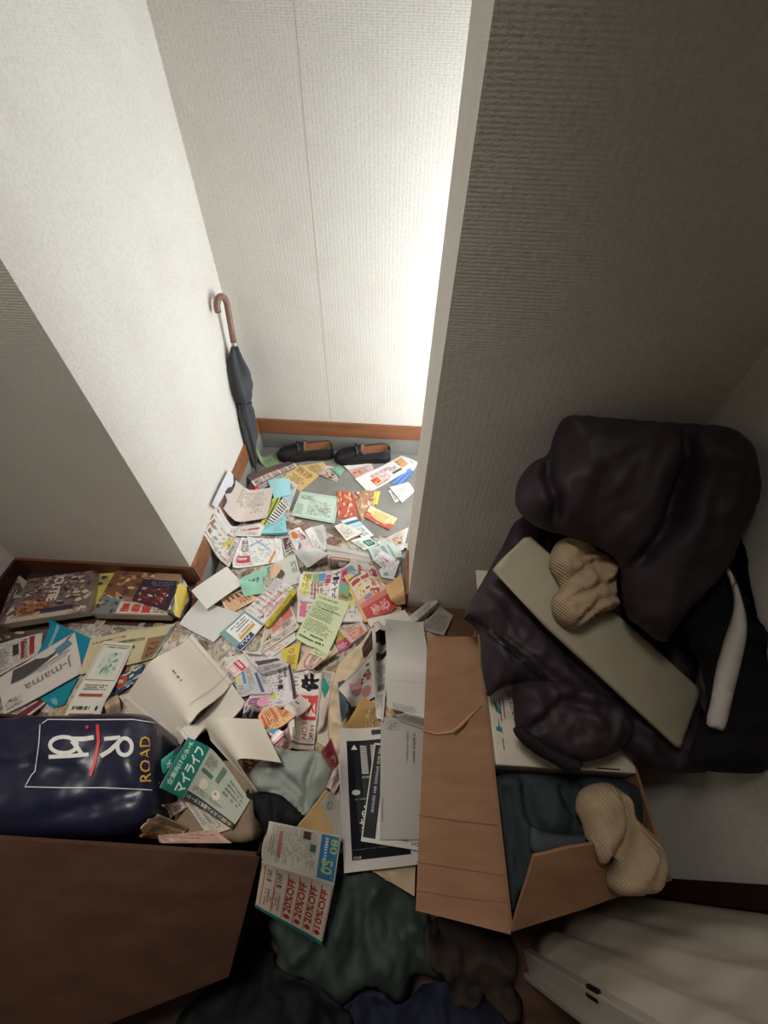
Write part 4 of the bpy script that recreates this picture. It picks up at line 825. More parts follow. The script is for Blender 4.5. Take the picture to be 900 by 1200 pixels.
S('newspaper', 'dark newspaper page lying under the red-boxed newspaper', ((-12,745),(60,738),(62,752),(-12,766)), (120,108,100), P(.0,.0,.6,.9,(84,72,68),DARKP,10)+G(.6,.1,1,.9,6,9,(70,60,58)))
S('newspaper', 'newspaper sheet with dark red boxes beside the teal folder', ((-14,760),(51,742),(48,765),(-14,800)), (202,194,186), R(.62,.15,.68,.85,(160,44,50))+R(.78,.05,.87,.85,(160,44,50))+R(.47,.2,.58,.6,(60,56,62))+G(.05,.2,.44,.95,9,14,GR)+G(.68,.1,.77,.9,8,3,K))
S('folder', 'glossy teal plastic folder under the white plastic mailer', ((44,768),(63,729),(108,749),(97,778)), (24,128,156), R(.2,.15,.95,.22,(120,176,190))+R(.0,.4,.6,.5,(36,142,168)), mat='film', crumple=.004, cat='folder')
S('flyer', 'dark red and white flyers beneath the plastic mailer', ((0,838,.05),(34,824),(58,820),(30,842,.05)), (206,196,188), R(.0,.55,1,.9,(120,44,50))+G(.1,.1,.9,.5,2,12,K), t=.003)
S('leaflet', 'teal leaflet with small white lettering under the plastic mailer', ((48,818),(92,794),(76,826),(62,830)), (22,132,152), G(.2,.45,.5,.8,3,6,(190,216,220))+T('J.S',.3,.75,.45,.9,(190,216,220)))
S('plastic_mailer', 'white plastic mailer with a dark photo block and upside-down J-mama lettering', ((98,788),(6,838,.05),(-2,798),(89,742)), (206,196,190), PG([(.02,.98),(.30,.72),(.72,.62),(.86,.66),(.80,.98),(.55,.92)],(74,70,70))+R(.1,.62,.78,.66,(150,144,140),1.8)+PG([(.05,.75),(.24,.66),(.27,.86),(.10,.92)],(84,130,156),2.4)+T('J-mama',.10,.26,.72,.52,(120,114,112),0,.0)+P(.78,.05,.97,.3,(190,176,168),[(110,100,96),(150,140,134)],8)+G(.15,.55,.6,.60,1,18,GR), mat='film', crumple=.004, cat='mailer', t=.003)
S('paper_bag', 'flattened cream paper bag with printed lines and a kraft flap', [[(107,750),(150,741),(207,732)],[(96,792),(150,780),(181,772)]], (196,184,148), G(.05,.12,.6,.22,1,26,(120,110,84))+R(.25,.28,.72,.38,(150,140,110))+G(.25,.28,.72,.38,1,24,(80,74,58))+V('下けい',.40,.45,.48,.85,(110,100,78))+G(.5,.45,.68,.62,1,5,(90,82,64))+G(.1,.86,.7,.94,1,26,(120,110,84))+R(.75,.34,.97,.98,(150,112,74),1)+T('125',.80,.52,.93,.92,(92,58,36),1,.01)+R(.97,.1,1,.9,(70,140,176),1.5), t=.004, crumple=.003, cat='bag')
S('snack_pouch', 'dark blue snack wrapper with a red round badge beside the paper bag', ((126,800),(170,778),(164,798),(136,816)), (56,84,112), P(.0,.0,1,1,(48,74,104),[(220,180,90),(200,210,220),(30,40,60),(90,130,170)],14)+C(.35,.45,.2,.36,(196,70,54),2.6)+G(.25,.3,.45,.6,2,4,(230,190,160)), mat='film', cat='pouch')
S('cardboard_tube', 'short kraft cardboard roll lying behind the navy bag', [[(121,822,.066),(138,814,.066)],[(124,830,.094),(141,822,.094)],[(126,842,.066),(142,834,.066)]], (186,164,136), R(.3,0,.7,1,(172,146,116)), t=.004, cat='tube', lay=False)
S('leaflet', 'long pale leaflet with a green watercolour picture on the cream paper bag', ((123,752),(157,755),(117,840,.09),(74,840,.08)), (206,202,190), FR(.05,.04,.95,.55,(140,136,128),.012)+P(.25,.15,.8,.48,(190,200,186),[(110,150,124),(140,170,150),(170,186,170),(90,120,104)],14)+G(.2,.06,.9,.1,1,22,GR)+G(.15,.6,.85,.68,2,16,K)+R(.12,.72,.8,.76,(166,70,60))+G(.12,.86,.7,.94,1,14,K)+C(.8,.9,.04,.03,K)+R(.1,.96,.8,.99,(150,80,66)))

# --- the pile at the step
S('flyer', 'peach flyer with brown columns of type under the blank white card', ((259,703),(284,691),(303,702),(268,721)), (228,190,152), G(.15,.1,.9,.5,3,12,(130,84,60),.9,True)+G(.5,.5,.9,.9,3,6,(190,80,60),.9,True)+R(0,0,.06,1,(226,214,190)), t=.004)
S('paper', 'grey-white blank sheet with a curled corner below the blank card', [[(233,704),(282,720)],[(210,731,.055),(252,755,.05)]], (206,205,204), (), bow=.012)
S('card', 'blank white rectangular card at the corner of the wall', ((224,692,.045),(266,664,.030),(285,684,.04),(242,714,.05)), (222,222,216), (), bow=.003, t=.002)
S('newspaper', 'grey newsprint underneath the long property advert', ((325,672),(352,680),(352,740),(318,735)), (178,172,166), G(.1,.1,.9,.9,14,14,(120,116,112)))
S('brochure', 'mint green brochure with a person photo and vertical lettering', [[(284,679),(316,664),(346,651)],[(286,700),(318,694),(355,683)]], (150,202,182), R(.58,0,1,1,(200,204,194))+P(.36,.30,.72,.95,(176,170,150),[(220,190,160),(90,80,70),(140,190,170),(196,200,180)],12)+PG([(.5,.1),(.62,0),(.72,.2),(.66,.5),(.5,.6)],(222,176,140),2.6)+C(.68,.5,.07,.18,(96,84,76),2.8)+G(.12,.3,.3,.7,2,6,K,.6,True)+G(.86,.2,.97,.7,2,8,K,.9,True)+G(.45,.05,.6,.3,2,4,K), bow=.012, t=.002)
S('flyer', 'pale blue-green sheet beneath the property advert', ((262,772),(330,757),(333,779),(272,786)), (198,206,200), ())
S('leaflet', 'white leaflet folded under the product flyer', ((296,772),(346,742),(347,750),(306,780)), (214,210,208), G(.1,.2,.9,.8,2,16,RED,.4), t=.004)
S('flyer', 'dense product flyer with small photos and red price boxes', ((312,731),(340,706),(351,736),(303,769)), (222,214,204), R(.30,.35,.62,.60,(226,150,140))+R(.62,.18,.95,.5,(222,120,112))+G(.32,.38,.6,.58,3,8,RED)+P(.05,.45,.28,.75,(214,186,160),DARKP,8)+P(.05,.78,.95,.96,(206,196,186),DARKP+[(160,120,90)],22)+G(.1,.05,.9,.3,4,18,(150,140,130))+G(.62,.52,.95,.74,4,9,K)+R(0,.73,1,.75,(236,230,222),1.5), t=.005)
S('advert', 'long white property advert with red type and a framed teal box', ((326,680),(345,690),(283,765),(257,743)), (224,218,220), R(.0,.0,.42,.22,(206,200,206))+G(.05,.03,.4,.20,6,8,(170,160,168))+P(.62,.02,.95,.14,(210,204,196),[(90,96,92),(176,150,120),(140,170,160)],7)+G(.5,.14,.72,.55,3,16,RED,.9,True)+G(.8,.18,.95,.52,2,16,(190,60,60),.9,True)+FR(.04,.22,.34,.36,(206,110,110),.015)+C(.15,.42,.1,.025,(140,160,140))+PG([(.72,.50),(.82,.54),(.68,.56)],(50,120,170),2.4)+R(.02,.60,.98,1,(120,160,164),.4)+R(.10,.63,.98,.93,(232,230,226),.8)+G(.15,.66,.45,.90,2,12,(70,100,104),.9,True)+R(.62,.66,.74,.90,(206,160,60),1.4)+R(.78,.76,.98,.99,(52,80,120),1.4)+T('TW',.82,.80,.94,.95,W0,3)+G(.5,.65,.6,.9,1,12,GR,.9,True), cat='leaflet', bow=.006)
S('leaflet', 'narrow rolled yellow leaflet lying on the product flyer', [[(344,690),(313,729),(309,733)],[(348,692,.085),(316,732,.08),(312,735,.075)],[(351,696),(319,735),(314,737)]], (206,190,66), R(.1,.3,.6,.5,(190,172,54))+G(.1,.2,.6,.8,2,16,(130,120,50))+R(.84,0,1,1,(214,96,60),1.5), t=.002)
S('newspaper', 'colourful newspaper advert page with big vertical black katakana', ((356,673),(437,665),(430,730),(348,730)), (220,214,210), R(.03,.05,.14,.62,(222,214,100))+G(.04,.07,.13,.6,2,10,(140,120,50),.9,True)+R(.16,.05,.24,.30,(150,196,120))+R(.24,.05,.34,.25,(96,166,206))+R(.34,.03,.42,.50,(232,216,222))+V('8110',.345,.08,.415,.44,(206,60,110),.03)+G(.16,.33,.33,.72,3,12,(176,90,90),.9,True)+R(.43,.02,.55,.62,(236,234,236))+V('イースマイル',.45,.04,.54,.64,(40,44,60),.03)+R(.56,.04,.66,.34,(226,110,160))+V('お水',.58,.06,.65,.30,(176,40,90),.03)+R(.66,.04,.76,.3,(130,186,206))+R(.56,.36,.76,.66,(120,176,140))+R(.56,.54,.70,.74,(230,130,90))+R(.70,.4,.78,.75,(230,206,90))+R(.80,.03,.84,.22,(216,80,96))+G(.80,.05,.99,.95,12,22,(150,144,140),.9,True)+R(.03,.70,.12,.92,(222,110,140))+G(.14,.75,.5,.95,6,20,(160,120,110)), t=.006, edge=(200,190,180))
S('newspaper', 'folded newspaper with a red panel under the colourful advert page', ((396,737),(425,729),(431,741),(411,756)), (214,196,184), R(.2,.35,.85,.95,(214,120,100))+G(.25,.4,.8,.9,4,10,(240,214,200))+G(.05,.05,.9,.3,2,16,GR), t=.010, edge=(206,190,176))
S('magazine', 'yellow and magenta leaflet under the pale green letter', ((391,744),(398,739),(413,757),(396,766)), (196,188,90), R(0,.5,1,1,(196,80,120))+P(.1,.1,.9,.5,(200,180,90),[(170,150,60),(220,120,90)],6)+G(.1,.6,.9,.9,2,8,W0), cat='leaflet')
S('leaflet', 'pink and beige booklet with a wavy curled edge below the pale green letter', [[(346,787),(362,757)],[(362,787,.115),(378,762,.115)],[(378,776,.105),(398,764,.105)]], (216,190,170), C(.5,.4,.4,.25,(196,130,120))+C(.5,.4,.32,.19,(226,206,196),2)+G(.2,.3,.8,.5,3,8,(150,60,60))+G(.1,.7,.9,.95,3,10,(190,110,90))+R(0,.95,1,1,(196,120,70)), bow=.01)
S('leaflet', 'yellow leaflet with a red ring mark beside the curled booklet', ((329,762),(353,752),(347,786),(331,780)), (206,190,88), C(.55,.25,.14,.1,(206,90,60))+C(.55,.25,.09,.06,(206,190,88),2)+G(.3,.45,.95,.9,5,8,(120,110,60)))
S('letter', 'pale green stamped sheet under the light green letter', ((388,750),(397,763),(380,774),(362,766)), (206,212,180), C(.5,.7,.3,.25,(150,170,120))+C(.5,.7,.2,.16,(206,212,180),2)+G(.1,.1,.9,.4,2,8,(130,150,110)))
S('letter', 'light green printed letter lying on the colourful newspaper advert', ((373,695),(410,708),(384,769),(346,748)), (206,218,178), G(.08,.05,.92,.12,1,26,(150,164,120))+G(.06,.16,.94,.30,3,28,(130,142,104))+R(.06,.29,.94,.295,(110,124,90),1)+G(.06,.32,.94,.52,4,28,(120,132,96))+G(.3,.28,.9,.31,1,20,(80,90,64))+G(.06,.55,.94,.78,5,28,(126,138,100))+G(.15,.80,.8,.86,1,9,(70,80,56))+G(.06,.88,.9,.94,1,16,(64,74,52)), bow=.006)
S('envelope', 'plain kraft envelope beneath the red and white ゆめ flyer', ((403,677),(412,673),(460,716),(428,732)), (224,190,128), (), t=.003, bow=.003)
S('flyer', 'red and white flyer with round white ゆめ lettering and three red buttons', ((408,681),(439,670),(465,713),(431,728)), (230,208,190), R(0,0,.45,.05,(110,96,90))+R(.55,0,1,.05,(120,110,104))+R(.04,.10,.32,.20,(186,62,74))+R(.36,.10,.64,.20,(186,62,74))+R(.68,.10,.96,.20,(186,62,74))+R(.0,.72,1,1,(206,66,62))+R(0,.62,1,.72,(222,120,104))+R(0,.52,1,.62,(228,168,148))+PG([(.36,.24),(.46,.24),(.48,.44),(.36,.44)],(86,96,90),2)+PG([(.58,.24),(.66,.24),(.72,.44),(.58,.46)],(206,90,110),2)+C(.5,.50,.06,.03,(170,60,70))+C(.62,.56,.11,.06,(150,60,66),2.2)+C(.32,.57,.13,.04,(140,140,180),2.2)+P(.1,.25,.3,.5,(232,214,160),[(206,170,110),(190,120,90)],5)+P(.76,.24,.95,.5,(232,214,170),[(206,150,110),(190,90,90)],6)+T('ゆめ',.22,.76,.86,.97,(244,206,196),0,.05)+T('ゆめ',.22,.76,.86,.97,(206,60,60),0,.0,2.9), mat='gloss', bow=.004)
S('paper_bag', 'torn kraft paper bag curling against the partition end', [[(451,689),(470,675)],[(458,702,.09),(474,690,.10)],[(464,710),(475,710)]], (206,170,120), R(.0,.5,1,.55,(190,152,104)), cat='bag', bow=.01)
S('letter', 'curled grey-white letter at the foot of the partition', [[(477,725),(507,701)],[(484,731,.055),(513,704,.06)],[(488,733),(518,709)]], (186,180,172), G(.2,.2,.9,.6,3,14,(120,114,108))+FR(.6,.55,.95,.85,(140,134,128),.02))
S('letter', 'dim printed letter beside the brown box flap', ((491,737),(516,711),(531,722),(520,745)), (150,142,134), G(.1,.1,.9,.9,10,12,(104,98,92)))
# around the 件 strip
S('newspaper', 'purple-grey newsprint corner below the white envelopes', ((268,843),(287,822),(298,834),(290,845)), (186,170,174), G(.1,.1,.9,.9,6,8,(120,96,110)))
S('paper', 'thin printed translucent sheet beside the big character strip', ((378,786),(394,790),(388,880),(372,870)), (196,188,172), G(.1,.03,.9,.3,6,8,GR), bow=.003)
S('card', 'teal round-cornered card edge behind the big character strip', ((374,796),(381,795),(386,806),(380,818)), (24,140,130), C(.5,.5,.3,.3,(34,150,140)), bow=0)
S('leaflet', 'property strip with a huge black 件, a red panel and NO.1 lettering', ((343,789),(379,788),(368,879),(339,877)), (216,206,200), FR(.02,.01,.98,.95,(110,92,92),.014)+R(.08,.03,.94,.31,(224,216,210),1.2)+T('件',.30,.05,.92,.29,(34,32,34),3,.05)+G(.08,.06,.26,.28,3,3,(120,80,80))+R(.08,.34,.94,.66,(212,66,72),1.2)+T('区',.50,.38,.92,.62,(232,206,200),3,.04)+R(.08,.69,.94,.90,(222,216,208),1.2)+V('対応',.74,.71,.90,.80,(204,60,70),.02)+T('NO.1',.42,.70,.62,.89,(204,60,70),3,.01)+T('249',.70,.81,.90,.89,K,3,.01)+G(.14,.70,.32,.89,1,7,K,.95,True), t=.004, n=17, bow=.002)
S('paper_roll', 'thin roll of white papers beside the big character strip', [[(383,817),(375,834)],[(386,822,.16),(378,850,.16)],[(381,845),(371,861)]], (206,198,188), R(.1,.4,.9,.46,(170,120,110)), cat='paper')
S('flyer', 'pink flyers under the big character strip and the snack packet', ((315,876),(338,852),(343,877),(326,883)), (206,170,162), G(.1,.1,.9,.9,5,6,(176,90,90)), t=.003)
S('flyer', 'orange flyer with boxed orange type below the newsletter', ((303,840),(334,828),(350,843),(309,860)), (232,186,140), R(.08,.12,.16,.9,(214,96,60))+G(.2,.15,.5,.85,3,8,(196,80,50),.9,True)+R(.66,.1,.94,.8,(220,110,66))+G(.7,.15,.9,.75,3,6,(240,200,160))+R(.45,.1,.55,.7,(214,110,70)), t=.006, edge=(190,120,80))
S('snack_packet', 'small red, white and blue snack packet below the orange flyer', ((309,861),(322,854),(336,861),(315,880)), (222,222,226), PG([(.4,0),(1,.1),(1,.5),(.6,.5)],(80,160,190),1.5)+R(0,.8,1,1,(190,50,60))+PG([(.1,.6),(.4,.3),(.5,.5),(.2,.75)],(190,50,60),2)+C(.3,.25,.12,.15,(120,80,70),2), mat='film', t=.006, cat='packet')
S('newsletter', 'white newsletter with センター lettering and a pink circle', ((301,780),(341,780),(349,823),(288,841)), (214,208,214), R(.93,.0,1,.95,(72,58,76))+V('センター',.62,.10,.74,.62,(44,44,54),.03)+V('相談所',.77,.08,.86,.34,(70,66,76),.02)+R(.88,.1,.92,.7,(190,176,170))+R(.04,.70,.34,.98,(206,150,176))+G(.04,.70,.34,.98,3,7,(150,60,90))+C(.32,.80,.12,.13,(232,160,190),2.4)+G(.25,.75,.4,.85,2,4,(190,50,90))+R(.46,.66,.60,.80,(222,214,120))+G(.47,.67,.59,.79,2,4,(140,130,60)), t=.006, edge=(216,210,212), bow=.004)
S('leaflet', 'card with a vertical blue band lying on the newsletter', ((275,781),(303,778),(320,813),(279,817)), (196,194,196), R(.06,.05,.16,.6,(206,200,110))+R(.24,.04,.34,.62,(70,140,190))+G(.40,.08,.60,.9,3,12,GR,.9,True)+R(.70,.3,.80,.96,(70,104,150))+G(.84,.2,.97,.9,2,8,(110,104,110),.9,True)+C(.42,.76,.12,.12,(170,190,206),2)+G(.05,.66,.3,.95,3,5,(130,130,140)), t=.003)
S('card', 'small white and pink card beside the folded booklet', ((264,783),(282,769),(293,780),(276,794)), (224,206,204), R(.45,.1,.8,.95,(206,66,96))+G(.5,.15,.75,.9,1,6,(240,220,224),.95,True)+FR(.05,.2,.4,.8,(196,110,120),.03))
S('booklet', 'white folded booklet with a dark header standing half open', [[(284,763,.10),(312,768,.12)],[(296,778,.15),(328,772,.13)],[(307,790,.12),(339,780,.12)]], (216,212,212), R(.12,.45,.95,.62,(84,76,92))+G(.2,.7,.9,.9,2,16,GR)+R(.1,.1,.8,.25,(130,120,130)), t=.003, lay=True)
S('card', 'plain white card with a dark line over the red panel of the strip', ((333,831),(352,815),(365,826),(349,842)), (214,206,198), R(.55,.1,.62,.4,K), bow=.004)
# white envelopes
S('envelope', 'plain white envelope under the large bent envelope', ((273,803),(288,824),(236,882,.20),(219,859,.19)), (206,199,190), R(0,.95,1,.96,(176,168,160)), t=.003)
S('envelope', 'large white document envelope bent over the carton edge', [[(227,746),(275,802)],[(203,760,.165),(252,820,.175)],[(178,774,.20),(230,837,.225)],[(162,796,.17),(221,855,.21)],[(147,818,.13),(212,873,.17)]], (214,206,194), R(.0,.06,1,.066,(176,168,156),1)+G(.28,.38,.62,.42,1,9,(110,104,98))+R(.84,.0,.86,.5,(190,182,172),1)+R(.1,.93,.6,.935,(180,170,160),1), t=.004, bow=.0, n=12, lay='near')
S('envelope', 'pale beige envelope between the navy bag and the white envelope', ((139,816,.11),(150,812,.11),(188,848,.15),(177,862,.15)), (186,178,160), R(.1,.1,.9,.2,(172,164,146)), lay=False)
# in the carton by the navy bag
TOP[:] = np.where((GX > -.52) & (GX < -.195) & (GY > .0) & (GY < .20) & (TOP == .27), 0, TOP)
pk = soft('packing_paper', [(213,890),(255,892),(294,896),(295,950),(296,984),(250,986),(206,982),(208,940)], (-.32, .10, .238), (0, 0, 1), .008, .23, .02, cloth('kraft_packing', (124, 106, 88), (140, 121, 102), .9, 60, .2), wr=.004, wf=20, seed=71, step=.008, crisp=.010, k=3)
tag(pk.o, 'dull brown kraft packing paper filling the carton beside the navy bag', 'paper')
S('leaflet', 'teal packet with white lettering behind the teal and grey leaflet', ((189,890,.337),(213,872,.300),(209,892,.298),(192,907,.335)), (30,142,130), R(.6,.0,1,.4,(70,74,96))+T('水',.2,.45,.55,.9,(206,230,224),0,.03), mat='film', lay=False)
S('flyer', 'white flyer with a red border inside the carton', ((195,944),(213,937),(220,946),(200,959)), (206,192,184), FR(.05,.05,.95,.95,(160,50,56),.05)+G(.3,.3,.9,.8,2,4,K))
S('newspaper', 'folded newsprint under the teal and grey leaflet in the carton', ((217,940),(238,940),(272,971),(244,980)), (196,188,174), G(.08,.1,.3,.9,2,24,GR,.9,True)+G(.4,.1,.6,.9,2,26,(90,86,80),.9,True)+G(.7,.1,.95,.9,2,22,GR,.9,True))
S('leaflet', 'tan leaflet with a rust stripe at the carton rim', ((171,982),(186,954),(222,971),(211,983)), (176,146,112), R(.0,.0,.14,1,(150,80,50))+R(.18,0,.22,1,(150,80,50))+G(.3,.1,.65,.9,6,8,(120,92,70))+R(.72,.0,.96,1,(120,96,80)), t=.003)
S('booklet', 'pinkish worn booklet lying along the carton rim', [[(186,979,.325),(212,977,.33),(252,972,.33)],[(190,988,.34),(226,988,.34),(272,988,.335)]], (176,142,126), P(.1,.3,.9,.9,(166,126,112),[(150,90,80),(190,160,144),(140,110,96)],14), t=.006, crumple=.003)
S('leaflet', 'teal and grey leaflet with white マイライフ lettering and a black band', [[(186,922,.345),(220,864,.315)],[(214,936,.29),(246,876,.28)],[(243,952),(272,906)],[(272,972),(293,938)]], (168,174,160), R(0,0,1,.335,(18,124,108))+T('マイライフ',.06,.17,.92,.31,(218,234,228),0,.03)+T('企業向けの水+K',.10,.05,.96,.13,(190,220,212),0,.02)+R(0,.34,.16,1,(56,56,56),1.2)+T('全国',.04,.84,.12,.97,(206,180,90),3,.01)+T('システム運用スタート!',.04,.36,.12,.83,(206,204,196),3,.01)+R(.56,.37,.64,.52,(70,110,90),1.2)+C(.40,.47,.10,.055,(206,196,184))+C(.40,.66,.10,.055,(206,196,184))+G(.34,.44,.46,.50,1,5,(96,80,76),.95,True)+G(.34,.63,.46,.69,1,5,(96,80,76),.95,True)+G(.68,.37,.92,.52,4,6,(90,100,90),.9,True)+R(.60,.56,.94,.62,(84,116,90),1.2)+G(.20,.38,.30,.9,3,20,(90,96,88),.9,True)+G(.5,.70,.9,.95,3,10,(110,116,106),.9,True), bow=.002, t=.002, n=11, lay='near')
S('wrapper', 'small red and brown wrapper under the curled white sheet', ((284,888,.25),(305,890,.24),(298,905,.24),(286,902,.25)), (120,64,50), P(.1,.1,.9,.9,(110,56,44),[(190,110,80),(150,60,50),(206,150,110)],6), mat='film')
# light grey-green cloth, dark garment
garment('black_sweater', 'black sweater crumpled under the pale grey-green shirt', [(292,930),(312,926),(334,930),(360,956),(352,972),(330,972),(322,984),(322,1004),(314,996),(306,965)], (-.18, .03, .215), (0, 0, 1), .03, .05, .035, 'bagblack', wr=.010, wf=16, seed=53, step=.006, crisp=.014, rest=True)
garment('cotton_shirt', 'pale grey-green cotton shirt bunched between the letters and the carton', [(296,905),(310,890),(325,880),(350,880),(374,880),(386,892),(391,904),(386,926),(372,940),(358,956),(344,944),(330,933),(312,930),(298,928)], (-.15, .10, .225), (0, -.08, 1), .035, .06, .05, 'shirt', wr=.010, wf=13, seed=51, step=.006, crisp=.009, rest=True, folds=[([(312,884),(330,905),(352,925),(360,950)], .022, .008), ([(372,882),(362,915),(359,948)], .024, .007), ([(300,912),(330,914),(350,930)], .014, .008)])
S('paper', 'blank white sheet curled over so one edge hangs down beside the teal leaflet', [[(247,868,.30),(303,930,.275)],[(241,846,.325),(278,894,.33)],[(262,841,.345),(294,889,.335)],[(305,843,.30),(330,894,.29)]], (214,206,192), (), bow=0, n=11)
# letters in the cream bag by the box flap
bag2 = soft('crinkled_bag', [(437,735),(424,752),(404,770),(394,785),(387,810),(384,850),(388,890),(396,930),(400,985),(412,985),(412,930),(408,880),(408,830),(416,800),(436,775),(444,752)], (-.02, .28, .19), (0, -.15, 1), .015, .05, .018, 'cream', step=.005, crisp=.012, wr=.008, wf=40, seed=61, k=3, rest=True)
tag(bag2.o, 'crinkled cream paper bag mouth wrapped around a bundle of letters', 'bag')
S('paper', 'cream crinkled paper poking out under the black poster', ((433,1018),(487,1010),(485,1050,.12),(452,1030,.13)), (190,168,140), (), crumple=.010)
S('envelope', 'kraft envelope between the shirt and the black poster', ((382,927),(410,940),(402,982),(350,970)), (206,170,120), R(.1,.1,.9,.12,(190,154,104)), t=.003)
S('letter', 'grey postcard with a round stamp by the black poster', ((376,942),(398,922),(404,990),(393,978)), (180,176,164), C(.35,.22,.18,.08,(130,126,118))+C(.35,.22,.14,.06,(180,176,164),2)+G(.22,.17,.5,.26,2,3,(80,76,72)))
S('paper_roll', 'translucent pinkish roll of paper beside the poster', [[(383,923),(397,896)],[(388,927,.21),(401,900,.22)],[(392,930),(404,905)]], (206,186,180), (), cat='paper')
S('flyer', 'dark red flyer with white strokes pointing out by the poster', ((377,882),(388,865),(397,893),(391,903)), (132,52,54), G(.3,.55,.9,.9,3,3,(214,196,190)))
S('wrapper', 'dark brown paper wrapper inside the mouth of the cream bag', ((424,760),(438,736),(441,755),(426,771)), (70,50,42), R(.1,.4,.9,.6,(86,62,52)))
S('photo_card', 'small dark blue photo print inside the cream bag', ((396,800),(404,797),(412,834),(400,846)), (90,106,114), P(.05,.05,.95,.95,(70,90,100),[(110,130,136),(50,64,74)],6), cat='photo')
S('photo_card', 'photo card with a pink plush toy and a brown toy', ((396,808),(437,765),(444,815),(412,832)), (206,202,198), P(.52,.08,.86,.46,(196,192,186),[(130,104,70),(110,86,58)],6)+C(.36,.48,.17,.20,(214,150,156),2.6)+C(.26,.30,.06,.08,(214,150,156),2.6)+C(.50,.32,.06,.08,(214,150,156),2.6)+C(.62,.72,.16,.14,(206,130,124),2.5)+PG([(.7,.3),(.85,.34),(.8,.5),(.7,.46)],(190,90,96),2.7)+R(0,.0,1,.03,(150,146,142)), mat='gloss', cat='photo')
S('card', 'plain kraft card tucked in front of the plush toy photo', ((403,854),(425,816),(441,826),(430,856)), (200,162,104), ())
S('leaflet', 'gold patterned leaflet beside the kraft card', ((425,832),(446,826),(446,874),(437,880)), (172,146,96), P(.05,.05,.95,.95,(160,132,84),[(140,110,66),(190,166,116),(120,94,60)],22))
S('poster', 'tall black and white poster with white bead-like stripes and upside-down numbers', ((398,855),(470,850),(496,1012),(404,1023)), (204,200,194), R(.10,.10,.84,.93,(22,24,32))+R(.5,.02,.85,.06,(50,50,54))+PG([(.16,.17),(.26,.17),(.21,.13)],W1,2)+sum((PG([(a,.14+.013*k),(a+.10,.145+.013*k),(a+.10,.152+.013*k),(a,.147+.013*k)],(206,204,200),2) for a in (.30,.46) for k in range(17)),[])+G(.30,.37,.62,.40,1,10,(150,150,150))+T('00',.44,.43,.58,.46,W1,2,.0)+T('00',.44,.475,.58,.505,W1,2,.0)+C(.20,.49,.06,.02,(190,190,190))+G(.18,.53,.55,.55,1,14,(120,120,124))+T('3分',.24,.62,.46,.665,W1,2,.02)+T('5分',.22,.67,.46,.715,W1,2,.02)+T('施設',.22,.725,.42,.76,W1,2,.02)+G(.3,.58,.55,.61,1,6,W1)+G(.12,.86,.6,.87,1,24,(110,112,120))+T('80',.12,.905,.22,.925,(170,170,172),2,.0), cat='poster', t=.002, n=11)
S('letter', 'white letter with a black side band lying on the black poster', ((439,871),(500,876),(496,998),(423,986)), (206,202,196), R(.02,.02,.22,.96,(26,26,32))+G(.07,.05,.16,.92,1,34,(150,150,156),.9,True)+G(.3,.1,.9,.9,6,16,(150,146,142),.6,True)+T('Soc',.78,.93,.98,.98,(90,86,84),2,.0)+R(.55,.93,.75,.94,GR), t=.002)
S('envelope', 'grey window envelope with printed lines under the box flap edge', ((446,842),(499,850),(495,984),(445,984)), (168,163,158), G(.55,.12,.62,.42,1,24,(120,116,112),.95,True)+G(.68,.12,.78,.46,1,24,(110,106,102),.95,True)+P(.15,.02,.42,.12,(160,155,150),[(130,126,122),(110,106,104)],12)+G(.02,.7,.08,.95,1,20,(120,116,112),.9,True), t=.003, fine=True)
S('statement', 'narrow statement strip with black blocks along its edge', ((436,739),(458,736),(449,846),(441,842)), (206,202,196), R(.15,.01,.95,.22,(30,30,34))+R(.15,.32,.95,.39,(34,34,38))+G(.15,.45,.9,.66,5,8,GR)+sum((R(.2+.06*k,.66,.23+.06*k,.72,K,1) for k in range(11)),[])+G(.15,.76,.9,.9,4,8,(140,136,132)), cat='letter', t=.002)
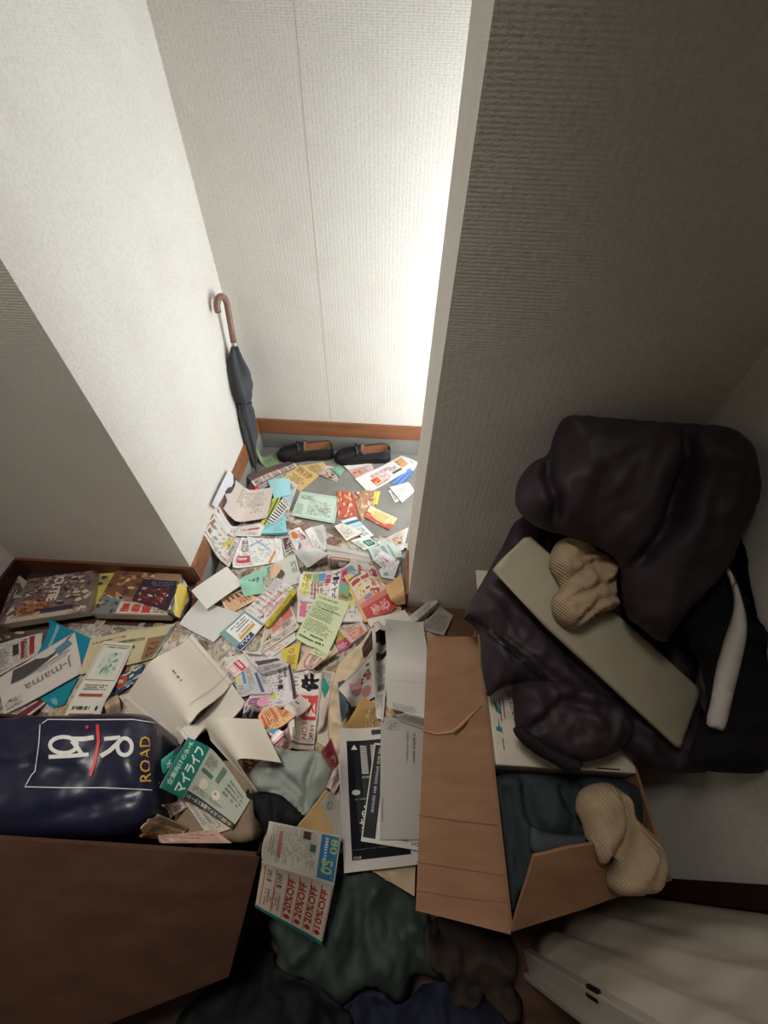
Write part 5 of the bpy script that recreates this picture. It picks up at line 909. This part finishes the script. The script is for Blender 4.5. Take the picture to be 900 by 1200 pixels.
S('envelope', 'white envelope top below the red flyer, over the statement strip', ((430,728),(474,716),(484,731),(440,742)), (216,208,200), R(0,.8,1,.82,(190,182,176)), t=.003, bow=.003)
S('paper', 'large grey-white sheet curling at its printed lower edge by the box flap', [[(451,731),(495,733)],[(453,765,.26),(502,768,.265)],[(452,800,.262),(500,806,.268)],[(454,829,.245),(500,842,.25)]], (198,194,188), G(.15,.90,.95,.99,4,16,(140,136,132))+R(0,.62,1,.625,(182,178,172),1), bow=0, t=.0015)
S('paper', 'white sheet corner showing below the curled grey-white sheet', ((463,838),(499,838),(498,856),(468,846)), (210,204,196), ())
# coupon booklet
cpn = empty('coupon_booklet', tuple(atz(350, 1035, .22))); tag(cpn, 'open coupon booklet with red 20%OFF columns and a teal edge', 'booklet')
q1 = S('page', None, ((315,962,.315),(400,980,.215),(392,1037,.208),(307,1010,.350)), (178,174,160), R(.72,.04,.98,.96,(52,112,158))+T('50',.76,.55,.93,.85,(150,190,90),1,.01)+T('80',.86,.1,.97,.42,(150,190,90),1,.01)+G(.75,.1,.84,.9,1,9,(170,196,210),.9,True)+G(.05,.05,.66,.95,14,22,(140,132,124),.8,True)+R(.47,.06,.57,.24,(70,54,48),2.6)+R(.58,.32,.66,.48,(50,96,76),2.6)+R(.16,.2,.20,.8,(170,90,84),2.6), bow=.004)
q2 = S('page', None, ((307,1010,.350),(392,1037,.208),(377,1107,.185),(298,1063,.325)), (188,176,160), R(0,.94,1,1,(30,104,100))+sum((R(.04+.155*k,.04,.055+.155*k,.92,(186,110,100),1) for k in range(7)),[])+sum((T(tx,.36+.155*k,.12,.46+.155*k,.78,(166,40,44),3,.02) for k, tx in enumerate(('20%OFF','20%OFF','20%OFF','10%OFF'))),[])+sum((C(.42+.155*k,.85,.045,.04,(166,40,44)) for k in range(4)),[])+T('$100',.22,.1,.29,.4,(96,80,76),3,.01)+T('$150',.08,.1,.15,.35,(96,80,76),3,.01)+G(.08,.5,.3,.9,4,6,(150,100,94),.7,True), bow=.004)
for o in (q1, q2):
    del o['category']; loc(o, cpn)
